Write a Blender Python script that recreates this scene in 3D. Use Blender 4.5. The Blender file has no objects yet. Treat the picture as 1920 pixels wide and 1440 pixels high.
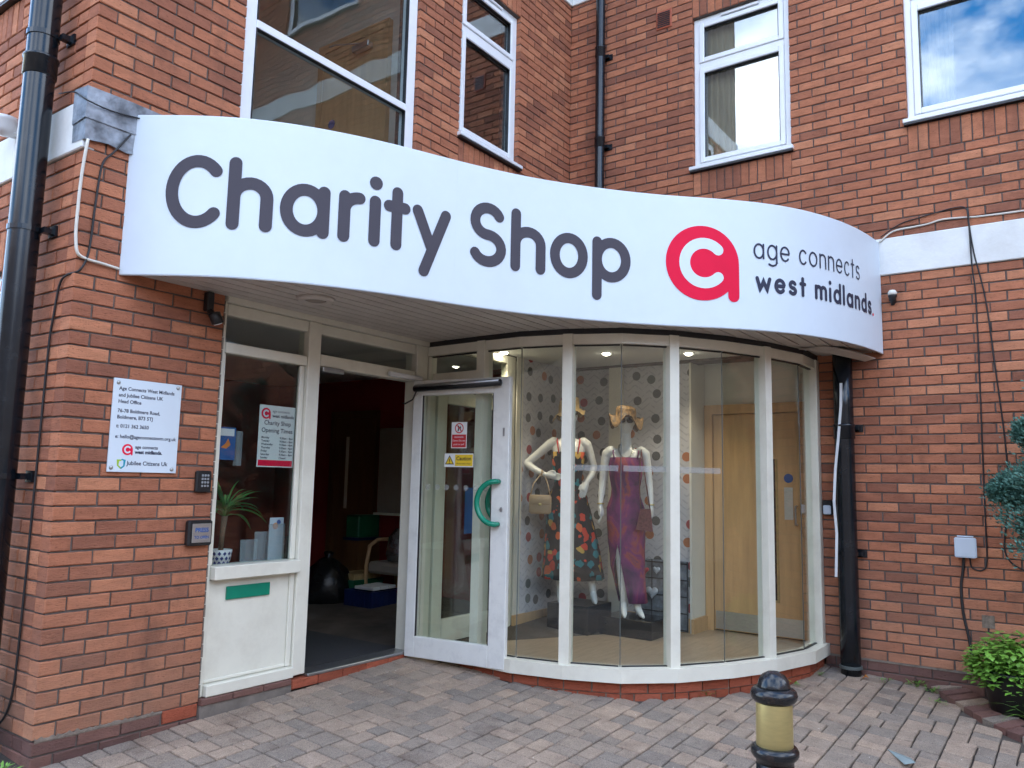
import bpy, bmesh, math, random
from mathutils import Vector, Matrix
R = math.radians
rng = random.Random(11)
SC = bpy.context.scene
COL = SC.collection

# ------------------------------------------------------------------ camera
F_PX = 1493.0
cam_d = bpy.data.cameras.new('camera')
cam_d.sensor_fit = 'HORIZONTAL'; cam_d.sensor_width = 36.0
cam_d.lens = F_PX / 1920.0 * 36.0
cam_d.clip_start = 0.05; cam_d.clip_end = 600.0
cam = bpy.data.objects.new('camera', cam_d); COL.objects.link(cam)
YAW, PITCH, ROLL = R(-54.235), R(7.0056), R(-1.252)
CAM = Vector((-1.9365, -4.2011, 1.2965))
_m = (Matrix.Rotation(YAW, 3, 'Z') @ Matrix.Rotation(PITCH, 3, 'X') @ Matrix.Rotation(ROLL, 3, 'Y'))
_c = [_m.col[0], _m.col[2], -_m.col[1]]
cam.matrix_world = Matrix(((_c[0][0], _c[1][0], _c[2][0], CAM[0]), (_c[0][1], _c[1][1], _c[2][1], CAM[1]),
                           (_c[0][2], _c[1][2], _c[2][2], CAM[2]), (0, 0, 0, 1)))
SC.camera = cam
def project(p):
    q = _m.transposed() @ (Vector(p) - CAM)
    if q[1] < 0.05: return None
    return (960 + F_PX * q[0] / q[1], 720 - F_PX * q[2] / q[1], q[1])

# ------------------------------------------------------------------ sky, sun, exposure
SUN_EL, SUN_AZ = R(50), R(52)          # azimuth measured from +X towards +Y (behind the building)
wd = bpy.data.worlds.new('World'); SC.world = wd; wd.use_nodes = True
nt = wd.node_tree; nt.nodes.clear()
def N(tree, t, **kw):
    n = tree.nodes.new(t)
    for k, v in kw.items():
        if k.startswith('_'): setattr(n, k[1:], v)
        else: n.inputs[k].default_value = v
    return n
sky = N(nt, 'ShaderNodeTexSky', _sky_type='NISHITA', _sun_disc=False)
sky.sun_elevation = SUN_EL; sky.sun_rotation = math.pi / 2 - SUN_AZ
sky.air_density = 1.0; sky.dust_density = 0.3; sky.ozone_density = 2.5
tc = N(nt, 'ShaderNodeTexCoord')
sep = N(nt, 'ShaderNodeSeparateXYZ'); nt.links.new(tc.outputs['Generated'], sep.inputs[0])
mx = N(nt, 'ShaderNodeMath', _operation='MAXIMUM'); mx.inputs[1].default_value = 0.0
nt.links.new(sep.outputs['Z'], mx.inputs[0])
ad = N(nt, 'ShaderNodeMath', _operation='ADD'); ad.inputs[1].default_value = 0.22
nt.links.new(mx.outputs[0], ad.inputs[0])
dx = N(nt, 'ShaderNodeMath', _operation='DIVIDE'); dy = N(nt, 'ShaderNodeMath', _operation='DIVIDE')
nt.links.new(sep.outputs['X'], dx.inputs[0]); nt.links.new(ad.outputs[0], dx.inputs[1])
nt.links.new(sep.outputs['Y'], dy.inputs[0]); nt.links.new(ad.outputs[0], dy.inputs[1])
cb = N(nt, 'ShaderNodeCombineXYZ'); cb.inputs[2].default_value = 5.2
nt.links.new(dx.outputs[0], cb.inputs[0]); nt.links.new(dy.outputs[0], cb.inputs[1])
cn = N(nt, 'ShaderNodeTexNoise', Scale=1.35, Detail=9.0, Roughness=0.56, Distortion=0.15)
nt.links.new(cb.outputs[0], cn.inputs['Vector'])
cr = N(nt, 'ShaderNodeValToRGB')
cr.color_ramp.elements[0].position = 0.44; cr.color_ramp.elements[1].position = 0.60
cr.color_ramp.elements[0].color = (0, 0, 0, 1); cr.color_ramp.elements[1].color = (1, 1, 1, 1)
nt.links.new(cn.outputs['Fac'], cr.inputs[0])
cm = N(nt, 'ShaderNodeMixRGB'); cm.inputs[2].default_value = (8.4, 9.1, 10.2, 1)
hs = N(nt, 'ShaderNodeHueSaturation', Saturation=1.4); nt.links.new(sky.outputs[0], hs.inputs['Color'])
cn2 = N(nt, 'ShaderNodeTexNoise', Scale=3.6, Detail=6.0, Roughness=0.6); nt.links.new(cb.outputs[0], cn2.inputs['Vector'])
cs = N(nt, 'ShaderNodeMapRange'); cs.inputs[1].default_value = 0.32; cs.inputs[2].default_value = 0.68; nt.links.new(cn2.outputs['Fac'], cs.inputs[0])
cc = N(nt, 'ShaderNodeMixRGB'); cc.inputs[1].default_value = (5.6, 6.4, 7.8, 1); cc.inputs[2].default_value = (10.0, 10.5, 11.2, 1)
nt.links.new(cs.outputs[0], cc.inputs[0]); nt.links.new(cc.outputs[0], cm.inputs[2])
nt.links.new(cr.outputs[0], cm.inputs[0]); nt.links.new(hs.outputs[0], cm.inputs[1])
bg = N(nt, 'ShaderNodeBackground', Strength=0.12)
nt.links.new(cm.outputs[0], bg.inputs['Color'])
wo = N(nt, 'ShaderNodeOutputWorld'); nt.links.new(bg.outputs[0], wo.inputs[0])
sd = bpy.data.lights.new('sun', 'SUN'); sd.energy = 3.0; sd.angle = R(0.5); sd.color = (1.0, 0.95, 0.88)
sun = bpy.data.objects.new('sun', sd); COL.objects.link(sun)
_d = Vector((math.cos(SUN_AZ) * math.cos(SUN_EL), math.sin(SUN_AZ) * math.cos(SUN_EL), math.sin(SUN_EL)))
sun.rotation_euler = _d.to_track_quat('Z', 'Y').to_euler(); sun.location = (20, 20, 30)
SC.view_settings.view_transform = 'Standard'; SC.view_settings.look = 'None'
SC.view_settings.gamma = 1.0; SC.view_settings.use_curve_mapping = False
SC.view_settings.exposure = 2.38
SC.cycles.max_bounces = 6; SC.cycles.diffuse_bounces = 2; SC.cycles.glossy_bounces = 3; SC.cycles.transparent_max_bounces = 20
SC.cycles.use_denoising = True; SC.cycles.use_adaptive_sampling = True; SC.cycles.adaptive_threshold = 0.02
SC.cycles.caustics_reflective = False; SC.cycles.caustics_refractive = False

# ------------------------------------------------------------------ materials
MATS = {}
def base_mat(name):
    m = bpy.data.materials.new(name); m.use_nodes = True
    t = m.node_tree; b = t.nodes['Principled BSDF']; MATS[name] = m
    return m, t, b
def L(t, a, b): t.links.new(a, b)
def mat(name, col, rough=0.6, metal=0.0, var=0.12, scale=6.0, bump=0.0, bscale=60.0, stretch=(1, 1, 1), spec=0.5, dirt=None, dscale=2.0, damt=0.5, coat=0.0):
    m, t, b = base_mat(name)
    g = N(t, 'ShaderNodeNewGeometry'); mp = N(t, 'ShaderNodeMapping'); mp.inputs['Scale'].default_value = stretch
    L(t, g.outputs['Position'], mp.inputs['Vector'])
    n = N(t, 'ShaderNodeTexNoise', Scale=scale, Detail=3.0, Roughness=0.6); L(t, mp.outputs[0], n.inputs['Vector'])
    r = N(t, 'ShaderNodeValToRGB')
    r.color_ramp.elements[0].position = 0.3; r.color_ramp.elements[1].position = 0.7
    r.color_ramp.elements[0].color = (*[max(0, c * (1 - var)) for c in col], 1)
    r.color_ramp.elements[1].color = (*[min(1, c * (1 + var)) for c in col], 1)
    L(t, n.outputs['Fac'], r.inputs[0]); out = r.outputs[0]
    if dirt:
        dn = N(t, 'ShaderNodeTexNoise', Scale=dscale, Detail=5.0, Roughness=0.7); L(t, g.outputs['Position'], dn.inputs['Vector'])
        dr = N(t, 'ShaderNodeValToRGB'); dr.color_ramp.elements[0].position = 0.48; dr.color_ramp.elements[1].position = 0.72
        dr.color_ramp.elements[1].color = (damt, damt, damt, 1); dr.color_ramp.elements[0].color = (0, 0, 0, 1)
        L(t, dn.outputs['Fac'], dr.inputs[0])
        mxn = N(t, 'ShaderNodeMixRGB'); mxn.inputs[2].default_value = (*dirt, 1)
        L(t, dr.outputs[0], mxn.inputs[0]); L(t, out, mxn.inputs[1]); out = mxn.outputs[0]
    L(t, out, b.inputs['Base Color'])
    b.inputs['Roughness'].default_value = rough; b.inputs['Metallic'].default_value = metal
    b.inputs['Specular IOR Level'].default_value = spec
    if coat: b.inputs['Coat Weight'].default_value = coat; b.inputs['Coat Roughness'].default_value = 0.08
    if bump:
        bn = N(t, 'ShaderNodeTexNoise', Scale=bscale, Detail=5.0, Roughness=0.6); L(t, mp.outputs[0], bn.inputs['Vector'])
        bp = N(t, 'ShaderNodeBump', Strength=bump, Distance=0.01); L(t, bn.outputs['Fac'], bp.inputs['Height'])
        L(t, bp.outputs[0], b.inputs['Normal'])
    return m
def emit_mat(name, col, strength):
    m, t, b = base_mat(name)
    b.inputs['Base Color'].default_value = (*col, 1); b.inputs['Emission Color'].default_value = (*col, 1)
    b.inputs['Emission Strength'].default_value = strength
    return m
def brick_mat(name, src, tones, dirt=0.62, stain=0.45, crease=0.52, speck=0.0):
    """src: 'object' random per object, 'attr' colour attribute written per brick"""
    m, t, b = base_mat(name)
    if src == 'object':
        oi = N(t, 'ShaderNodeObjectInfo'); rnd = oi.outputs['Random']
    else:
        at = N(t, 'ShaderNodeAttribute', _attribute_name='rnd'); rnd = at.outputs['Fac']
    r = N(t, 'ShaderNodeValToRGB'); els = r.color_ramp.elements
    for i, (p, c) in enumerate(tones):
        e = els[i] if i < 2 else els.new(p)
        e.position = p; e.color = (*c, 1)
    L(t, rnd, r.inputs[0])
    g = N(t, 'ShaderNodeNewGeometry'); mp = N(t, 'ShaderNodeMapping'); mp.inputs['Scale'].default_value = (1, 1, 3.2)
    L(t, g.outputs['Position'], mp.inputs['Vector'])
    n1 = N(t, 'ShaderNodeTexNoise', Scale=9.0, Detail=4.0, Roughness=0.65); L(t, mp.outputs[0], n1.inputs['Vector'])
    k1 = N(t, 'ShaderNodeMapRange'); k1.inputs[1].default_value = 0.3; k1.inputs[2].default_value = 0.75; k1.inputs[3].default_value = 0.80; k1.inputs[4].default_value = 1.15
    L(t, n1.outputs['Fac'], k1.inputs[0])
    v = N(t, 'ShaderNodeVectorMath', _operation='SCALE'); L(t, r.outputs[0], v.inputs[0]); L(t, k1.outputs[0], v.inputs['Scale'])
    # small dark creases of the dragged face
    n2 = N(t, 'ShaderNodeTexNoise', Scale=48.0, Detail=3.0, Roughness=0.7, Distortion=0.6); L(t, mp.outputs[0], n2.inputs['Vector'])
    k2 = N(t, 'ShaderNodeValToRGB'); k2.color_ramp.elements[0].position = 0.30; k2.color_ramp.elements[1].position = 0.42
    k2.color_ramp.elements[0].color = (crease, crease * .96, crease * .95, 1); k2.color_ramp.elements[1].color = (1, 1, 1, 1)
    L(t, n2.outputs['Fac'], k2.inputs[0])
    mu = N(t, 'ShaderNodeMixRGB', _blend_type='MULTIPLY'); mu.inputs[0].default_value = 1.0
    L(t, v.outputs[0], mu.inputs[1]); L(t, k2.outputs[0], mu.inputs[2])
    # grey dirt splashed over the lowest courses, and pale bloom in patches
    sp = N(t, 'ShaderNodeSeparateXYZ'); L(t, g.outputs['Position'], sp.inputs[0])
    zr = N(t, 'ShaderNodeMapRange'); zr.inputs[1].default_value = 0.95; zr.inputs[2].default_value = 0.0; zr.inputs[3].default_value = 0.0; zr.inputs[4].default_value = dirt
    L(t, sp.outputs['Z'], zr.inputs[0])
    n3 = N(t, 'ShaderNodeTexNoise', Scale=3.0, Detail=3.0); L(t, g.outputs['Position'], n3.inputs['Vector'])
    zm = N(t, 'ShaderNodeMath', _operation='MULTIPLY'); L(t, zr.outputs[0], zm.inputs[0]); L(t, n3.outputs['Fac'], zm.inputs[1])
    mx2 = N(t, 'ShaderNodeMixRGB'); mx2.inputs[2].default_value = (0.30, 0.215, 0.15, 1)
    L(t, zm.outputs[0], mx2.inputs[0]); L(t, mu.outputs[0], mx2.inputs[1])
    mp4 = N(t, 'ShaderNodeMapping'); mp4.inputs['Scale'].default_value = (2.2, 2.2, 0.55); L(t, g.outputs['Position'], mp4.inputs['Vector'])
    n4 = N(t, 'ShaderNodeTexNoise', Scale=1.3, Detail=5.0, Roughness=0.7); L(t, mp4.outputs[0], n4.inputs['Vector'])
    k4 = N(t, 'ShaderNodeValToRGB'); k4.color_ramp.elements[0].position = 0.55; k4.color_ramp.elements[1].position = 0.75
    k4.color_ramp.elements[0].color = (0, 0, 0, 1); k4.color_ramp.elements[1].color = (stain, stain, stain, 1)
    L(t, n4.outputs['Fac'], k4.inputs[0])
    mx3 = N(t, 'ShaderNodeMixRGB'); mx3.inputs[2].default_value = (0.10, 0.055, 0.04, 1)
    L(t, k4.outputs[0], mx3.inputs[0]); L(t, mx2.outputs[0], mx3.inputs[1])
    fin = mx3.outputs[0]
    if speck:
        n5 = N(t, 'ShaderNodeTexNoise', Scale=170.0, Detail=2.0, Roughness=0.8); L(t, g.outputs['Position'], n5.inputs['Vector'])
        k5 = N(t, 'ShaderNodeMapRange'); k5.inputs[1].default_value = 0.25; k5.inputs[2].default_value = 0.75; k5.inputs[3].default_value = 1 - speck; k5.inputs[4].default_value = 1 + speck
        L(t, n5.outputs['Fac'], k5.inputs[0])
        v5 = N(t, 'ShaderNodeVectorMath', _operation='SCALE'); L(t, fin, v5.inputs[0]); L(t, k5.outputs[0], v5.inputs['Scale']); fin = v5.outputs[0]
    L(t, fin, b.inputs['Base Color'])
    b.inputs['Roughness'].default_value = 0.85; b.inputs['Specular IOR Level'].default_value = 0.25
    bp = N(t, 'ShaderNodeBump', Strength=0.7, Distance=0.010); L(t, n2.outputs['Fac'], bp.inputs['Height']); L(t, bp.outputs[0], b.inputs['Normal'])
    return m
def glass_mat(name, tint=(1, 1, 1), refl=1.0, wav=0.0, base=0.045):
    m = bpy.data.materials.new(name); m.use_nodes = True; t = m.node_tree; t.nodes.clear(); MATS[name] = m
    o = N(t, 'ShaderNodeOutputMaterial'); mixs = N(t, 'ShaderNodeMixShader')
    tr = N(t, 'ShaderNodeBsdfTransparent', Color=(*tint, 1)); gl = N(t, 'ShaderNodeBsdfGlossy', Roughness=0.0)
    gl.inputs['Color'].default_value = (0.95, 0.97, 0.97, 1)
    lw = N(t, 'ShaderNodeLayerWeight', Blend=0.5)
    pw = N(t, 'ShaderNodeMath', _operation='POWER'); pw.inputs[1].default_value = 5.0; L(t, lw.outputs['Facing'], pw.inputs[0])
    ma = N(t, 'ShaderNodeMath', _operation='MULTIPLY_ADD'); ma.inputs[1].default_value = 0.95 * refl; ma.inputs[2].default_value = base * refl
    L(t, pw.outputs[0], ma.inputs[0]); L(t, ma.outputs[0], mixs.inputs[0])
    L(t, tr.outputs[0], mixs.inputs[1]); L(t, gl.outputs[0], mixs.inputs[2]); L(t, mixs.outputs[0], o.inputs[0])
    if wav:
        g = N(t, 'ShaderNodeNewGeometry'); n = N(t, 'ShaderNodeTexNoise', Scale=2.2, Detail=1.0); L(t, g.outputs['Position'], n.inputs['Vector'])
        bp = N(t, 'ShaderNodeBump', Strength=wav, Distance=0.05); L(t, n.outputs['Fac'], bp.inputs['Height']); L(t, bp.outputs[0], gl.inputs['Normal'])
    return m

TONES = [(0.0, (0.30, 0.118, 0.072)), (0.16, (0.385, 0.146, 0.083)), (0.5, (0.475, 0.178, 0.095)), (0.8, (0.53, 0.202, 0.106)), (1.0, (0.59, 0.246, 0.132))]
brick_mat('brick', 'object', TONES); brick_mat('brickwork', 'attr', TONES)
RED = [(0.0, (0.30, 0.075, 0.04)), (0.5, (0.36, 0.085, 0.042)), (1.0, (0.42, 0.11, 0.06))]
brick_mat('red_brick', 'object', RED, 0.05, 0.2)
PLUM = [(0.0, (0.13, 0.06, 0.055)), (0.5, (0.17, 0.08, 0.07)), (1.0, (0.22, 0.10, 0.08))]
brick_mat('plum_brick', 'object', PLUM, 0.25, 0.3)
SETT = [(0.0, (0.245, 0.205, 0.170)), (0.25, (0.285, 0.229, 0.182)), (0.45, (0.328, 0.254, 0.194)), (0.75, (0.358, 0.268, 0.202)), (1.0, (0.41, 0.303, 0.222))]
brick_mat('sett', 'object', SETT, 0.1, 0.55, 0.72, 0.5); brick_mat('setts', 'attr', SETT, 0.1, 0.55, 0.72, 0.5)
mat('mortar', (0.13, 0.106, 0.092), 0.95, var=0.3, scale=14, bump=0.4, bscale=90)
mat('pale_mortar', (0.215, 0.172, 0.135), 0.95, var=0.25, scale=20, bump=0.5, bscale=80)
mat('joint_dirt', (0.06, 0.048, 0.038), 0.95, var=0.35, scale=3, bump=0.5, bscale=120, dirt=(0.20, 0.155, 0.125), dscale=0.8, damt=0.55)
mat('upvc', (0.86, 0.88, 0.89), 0.28, var=0.02, dirt=(0.6, 0.58, 0.54), dscale=5, damt=0.2)
mat('cream_paint', (0.80, 0.765, 0.64), 0.38, var=0.03, dirt=(0.55, 0.49, 0.38), dscale=3.5, damt=0.35, bump=0.05, bscale=30)
mat('door_paint', (0.80, 0.79, 0.735), 0.35, var=0.03, dirt=(0.45, 0.44, 0.42), dscale=7, damt=0.35)
mat('black_pipe', (0.006, 0.009, 0.013), 0.20, var=0.3, scale=12, dirt=(0.03, 0.03, 0.03), dscale=6, damt=0.3)
mat('white_render', (0.78, 0.78, 0.75), 0.75, var=0.04, bump=0.25, bscale=25, dirt=(0.55, 0.52, 0.47), dscale=2.5, damt=0.4)
mat('lead', (0.24, 0.26, 0.29), 0.5, var=0.55, scale=9, bump=1.0, bscale=16, metal=0.35)
mat('sign_white', (0.70, 0.775, 0.835), 0.42, var=0.015, spec=0.3, dirt=(0.66, 0.71, 0.74), dscale=1.7, damt=0.35)
mat('sign_grey', (0.072, 0.064, 0.078), 0.5, var=0.03, spec=0.2)
mat('sign_slate', (0.04, 0.044, 0.075), 0.5, var=0.03, spec=0.2)
mat('sign_red', (0.82, 0.010, 0.055), 0.5, var=0.03, spec=0.15)
mat('sign_lime', (0.35, 0.55, 0.03), 0.4, var=0.03)
mat('sign_teal', (0.0, 0.30, 0.42), 0.4, var=0.03)
mat('soffit', (0.60, 0.545, 0.49), 0.5, var=0.05, dirt=(0.34, 0.29, 0.25), dscale=4, damt=0.4)
mat('black_plastic', (0.012, 0.012, 0.013), 0.4, var=0.2)
mat('grey_metal', (0.42, 0.43, 0.44), 0.35, metal=0.9, var=0.1, scale=20)
mat('brushed_steel', (0.55, 0.55, 0.53), 0.32, metal=0.85, var=0.1, scale=30, stretch=(1, 1, 8))
mat('green_paint', (0.0, 0.22, 0.13), 0.35, var=0.06)
mat('green_plastic', (0.0, 0.24, 0.14), 0.25, var=0.04, spec=0.6)
mat('white_plastic', (0.78, 0.79, 0.80), 0.35, var=0.02)
mat('grey_plastic', (0.60, 0.66, 0.73), 0.4, var=0.05)
mat('paper', (0.78, 0.78, 0.76), 0.7, var=0.02)
mat('blue_print', (0.015, 0.10, 0.33), 0.6, var=0.05)
mat('red_print', (0.55, 0.025, 0.03), 0.6, var=0.05)
mat('yellow_print', (0.80, 0.55, 0.03), 0.5, var=0.04)
mat('black_print', (0.02, 0.02, 0.025), 0.6, var=0.05)
mat('orange_print', (0.75, 0.22, 0.03), 0.6, var=0.1)
mat('white_print', (0.85, 0.85, 0.85), 0.6, var=0.01)
mat('cable_black', (0.02, 0.018, 0.018), 0.6, var=0.2)
mat('cable_white', (0.66, 0.62, 0.54), 0.6, var=0.08)
mat('light_wood', (0.60, 0.37, 0.18), 0.42, var=0.12, scale=3, stretch=(5, 5, 0.5), bump=0.03)
mat('wood_floor', (0.40, 0.29, 0.19), 0.35, var=0.16, scale=5, stretch=(1, 6, 1))
mat('dark_wood', (0.16, 0.075, 0.03), 0.45, var=0.15, scale=4, stretch=(4, 4, 0.6))
mat('carpet', (0.035, 0.035, 0.036), 0.95, var=0.2, scale=60, bump=0.4, bscale=200)
mat('wall_cream', (0.76, 0.72, 0.63), 0.8, var=0.03)
mat('wall_red', (0.30, 0.020, 0.020), 0.8, var=0.06)
mat('ceiling_white', (0.78, 0.77, 0.74), 0.85, var=0.02)
mat('mannequin', (0.84, 0.83, 0.80), 0.32, var=0.02)
mat('black_gloss', (0.012, 0.012, 0.013), 0.14, var=0.2)
mat('straw', (0.42, 0.29, 0.13), 0.8, var=0.2, scale=30, bump=0.5, bscale=120)
mat('gold_straw', (0.17, 0.098, 0.038), 0.6, var=0.95, scale=40, bump=0.6, bscale=60)
mat('tan_leather', (0.46, 0.32, 0.19), 0.4, var=0.08)
mat('plum_crochet', (0.15, 0.045, 0.05), 0.9, var=0.5, scale=70, bump=0.8, bscale=90)
mat('silver', (0.5, 0.5, 0.48), 0.3, metal=0.9, var=0.1)
mat('brass', (0.60, 0.49, 0.215), 0.40, metal=0.75, var=0.05, scale=26, stretch=(1, 1, 5), bump=0.05, bscale=60)
mat('bollard_black', (0.010, 0.012, 0.014), 0.22, var=0.3, dirt=(0.075, 0.038, 0.024), dscale=16, damt=0.5, bump=0.08, bscale=40)
mat('leaf_green', (0.15, 0.32, 0.04), 0.5, var=0.4, scale=14)
mat('yucca_leaf', (0.10, 0.24, 0.06), 0.45, var=0.35, scale=9)
mat('juniper', (0.07, 0.17, 0.13), 0.65, var=0.5, scale=7)
mat('bark', (0.14, 0.095, 0.06), 0.9, var=0.3, bump=0.6)
mat('soil', (0.045, 0.03, 0.02), 0.95, var=0.4, bump=0.8, bscale=60)
mat('ceramic_white', (0.75, 0.76, 0.77), 0.2, var=0.02)
mat('blue_glaze', (0.02, 0.05, 0.22), 0.2, var=0.1)
mat('bin_bag', (0.010, 0.011, 0.013), 0.25, var=0.3, bump=0.9, bscale=16)
mat('blue_crate', (0.006, 0.018, 0.085), 0.45, var=0.08)
mat('green_crate', (0.005, 0.11, 0.05), 0.45, var=0.08)
mat('grey_cloth', (0.34, 0.29, 0.24), 0.9, var=0.08)
mat('foil', (0.45, 0.44, 0.45), 0.18, metal=0.8, var=0.3, scale=20, bump=1.0, bscale=30)
mat('terracotta_lip', (0.40, 0.09, 0.04), 0.55, var=0.2, scale=14)
mat('orange_leaf', (0.5, 0.17, 0.02), 0.7, var=0.2)
mat('tape_white', (0.72, 0.74, 0.76), 0.5, var=0.05)
mat('shard', (0.30, 0.38, 0.38), 0.15, var=0.2)
mat('heart_grey', (0.50, 0.53, 0.57), 0.9, var=0.15, scale=40)
mat('heart_red', (0.55, 0.04, 0.05), 0.9, var=0.25, scale=40)
mat('concrete', (0.19, 0.16, 0.135), 0.9, var=0.2, scale=8, bump=0.4, bscale=50)
glass_mat('glass', (0.955, 0.985, 0.97), base=0.042); glass_mat('glass_upper', (0.86, 0.90, 0.90), 1.0, wav=0.05, base=0.07); glass_mat('glass_sky', (0.86, 0.90, 0.90), 1.0, wav=0.004, base=0.19); glass_mat('glass_side', (0.91, 0.945, 0.935), 1.0, base=0.05)
emit_mat('downlight', (1.0, 0.90, 0.72), 9.0)
def film_mat(name, col, a):
    m = bpy.data.materials.new(name); m.use_nodes = True; t = m.node_tree; t.nodes.clear(); MATS[name] = m
    o = N(t, 'ShaderNodeOutputMaterial'); ms = N(t, 'ShaderNodeMixShader'); ms.inputs[0].default_value = a
    tr = N(t, 'ShaderNodeBsdfTransparent'); df = N(t, 'ShaderNodeBsdfDiffuse', Color=(*col, 1))
    L(t, tr.outputs[0], ms.inputs[1]); L(t, df.outputs[0], ms.inputs[2]); L(t, ms.outputs[0], o.inputs[0])
film_mat('frosted_film', (0.52, 0.52, 0.50), 0.24); mat('blind_cloth', (0.62, 0.47, 0.30), 0.85, var=.08); mat('cement', (0.20, 0.155, 0.115), 0.95, var=0.3, scale=30, bump=.5); mat('seal_grey2', (0.28, 0.29, 0.30), 0.4); mat('seal_grey', (0.10, 0.115, 0.11), 0.4); film_mat('clear_acrylic', (0.55, 0.62, 0.65), 0.28)
def wallpaper_mat():
    m, t, b = base_mat('wallpaper')
    g = N(t, 'ShaderNodeNewGeometry'); s = N(t, 'ShaderNodeSeparateXYZ'); L(t, g.outputs['Position'], s.inputs[0])
    a = N(t, 'ShaderNodeMath', _operation='ADD'); L(t, s.outputs['X'], a.inputs[0]); L(t, s.outputs['Y'], a.inputs[1])
    c = N(t, 'ShaderNodeCombineXYZ'); L(t, a.outputs[0], c.inputs[0]); L(t, s.outputs['Z'], c.inputs[1])
    vo = N(t, 'ShaderNodeTexVoronoi', Scale=5.3, Randomness=0.5, _voronoi_dimensions='2D'); L(t, c.outputs[0], vo.inputs['Vector'])
    lt = N(t, 'ShaderNodeMath', _operation='LESS_THAN'); lt.inputs[1].default_value = 0.228; L(t, vo.outputs['Distance'], lt.inputs[0])
    sc = N(t, 'ShaderNodeSeparateColor'); L(t, vo.outputs['Color'], sc.inputs[0])
    r = N(t, 'ShaderNodeValToRGB'); r.color_ramp.interpolation = 'CONSTANT'; e = r.color_ramp.elements
    e[0].position = 0; e[0].color = (0.10, 0.10, 0.095, 1); e[1].position = 0.42; e[1].color = (0.35, 0.05, 0.05, 1)
    x = e.new(0.62); x.color = (0.13, 0.14, 0.13, 1); x = e.new(0.80); x.color = (0.40, 0.14, 0.05, 1)
    L(t, sc.outputs[0], r.inputs[0])
    ringm = N(t, 'ShaderNodeMath', _operation='MULTIPLY'); ringm.inputs[1].default_value = 95.0; L(t, vo.outputs['Distance'], ringm.inputs[0])
    rs = N(t, 'ShaderNodeMath', _operation='SINE'); L(t, ringm.outputs[0], rs.inputs[0])
    rr = N(t, 'ShaderNodeMapRange'); rr.inputs[1].default_value = -1; rr.inputs[2].default_value = 1; rr.inputs[3].default_value = 0.75; rr.inputs[4].default_value = 1.5
    L(t, rs.outputs[0], rr.inputs[0])
    dots = N(t, 'ShaderNodeVectorMath', _operation='SCALE'); L(t, r.outputs[0], dots.inputs[0]); L(t, rr.outputs[0], dots.inputs['Scale'])
    # pale zigzag leaves in columns
    m1 = N(t, 'ShaderNodeMath', _operation='PINGPONG'); m1.inputs[1].default_value = 0.075; L(t, a.outputs[0], m1.inputs[0])
    m2 = N(t, 'ShaderNodeMath', _operation='MULTIPLY_ADD'); m2.inputs[1].default_value = 0.75; L(t, m1.outputs[0], m2.inputs[0]); L(t, s.outputs['Z'], m2.inputs[2])
    m3 = N(t, 'ShaderNodeMath', _operation='MULTIPLY'); m3.inputs[1].default_value = 2 * math.pi / 0.062; L(t, m2.outputs[0], m3.inputs[0])
    m4 = N(t, 'ShaderNodeMath', _operation='SINE'); L(t, m3.outputs[0], m4.inputs[0])
    nz = N(t, 'ShaderNodeTexNoise', Scale=24.0, Detail=1.0); L(t, c.outputs[0], nz.inputs['Vector'])
    m4b = N(t, 'ShaderNodeMath', _operation='MULTIPLY'); L(t, m4.outputs[0], m4b.inputs[0]); L(t, nz.outputs['Fac'], m4b.inputs[1])
    m5 = N(t, 'ShaderNodeMath', _operation='GREATER_THAN'); m5.inputs[1].default_value = 0.42; L(t, m4b.outputs[0], m5.inputs[0])
    bgc = N(t, 'ShaderNodeMixRGB'); bgc.inputs[1].default_value = (0.62, 0.60, 0.62, 1); bgc.inputs[2].default_value = (0.47, 0.46, 0.49, 1); L(t, m5.outputs[0], bgc.inputs[0])
    mi = N(t, 'ShaderNodeMixRGB'); L(t, lt.outputs[0], mi.inputs[0]); L(t, bgc.outputs[0], mi.inputs[1]); L(t, dots.outputs[0], mi.inputs[2])
    L(t, mi.outputs[0], b.inputs['Base Color']); b.inputs['Roughness'].default_value = 0.8
wallpaper_mat()
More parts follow.
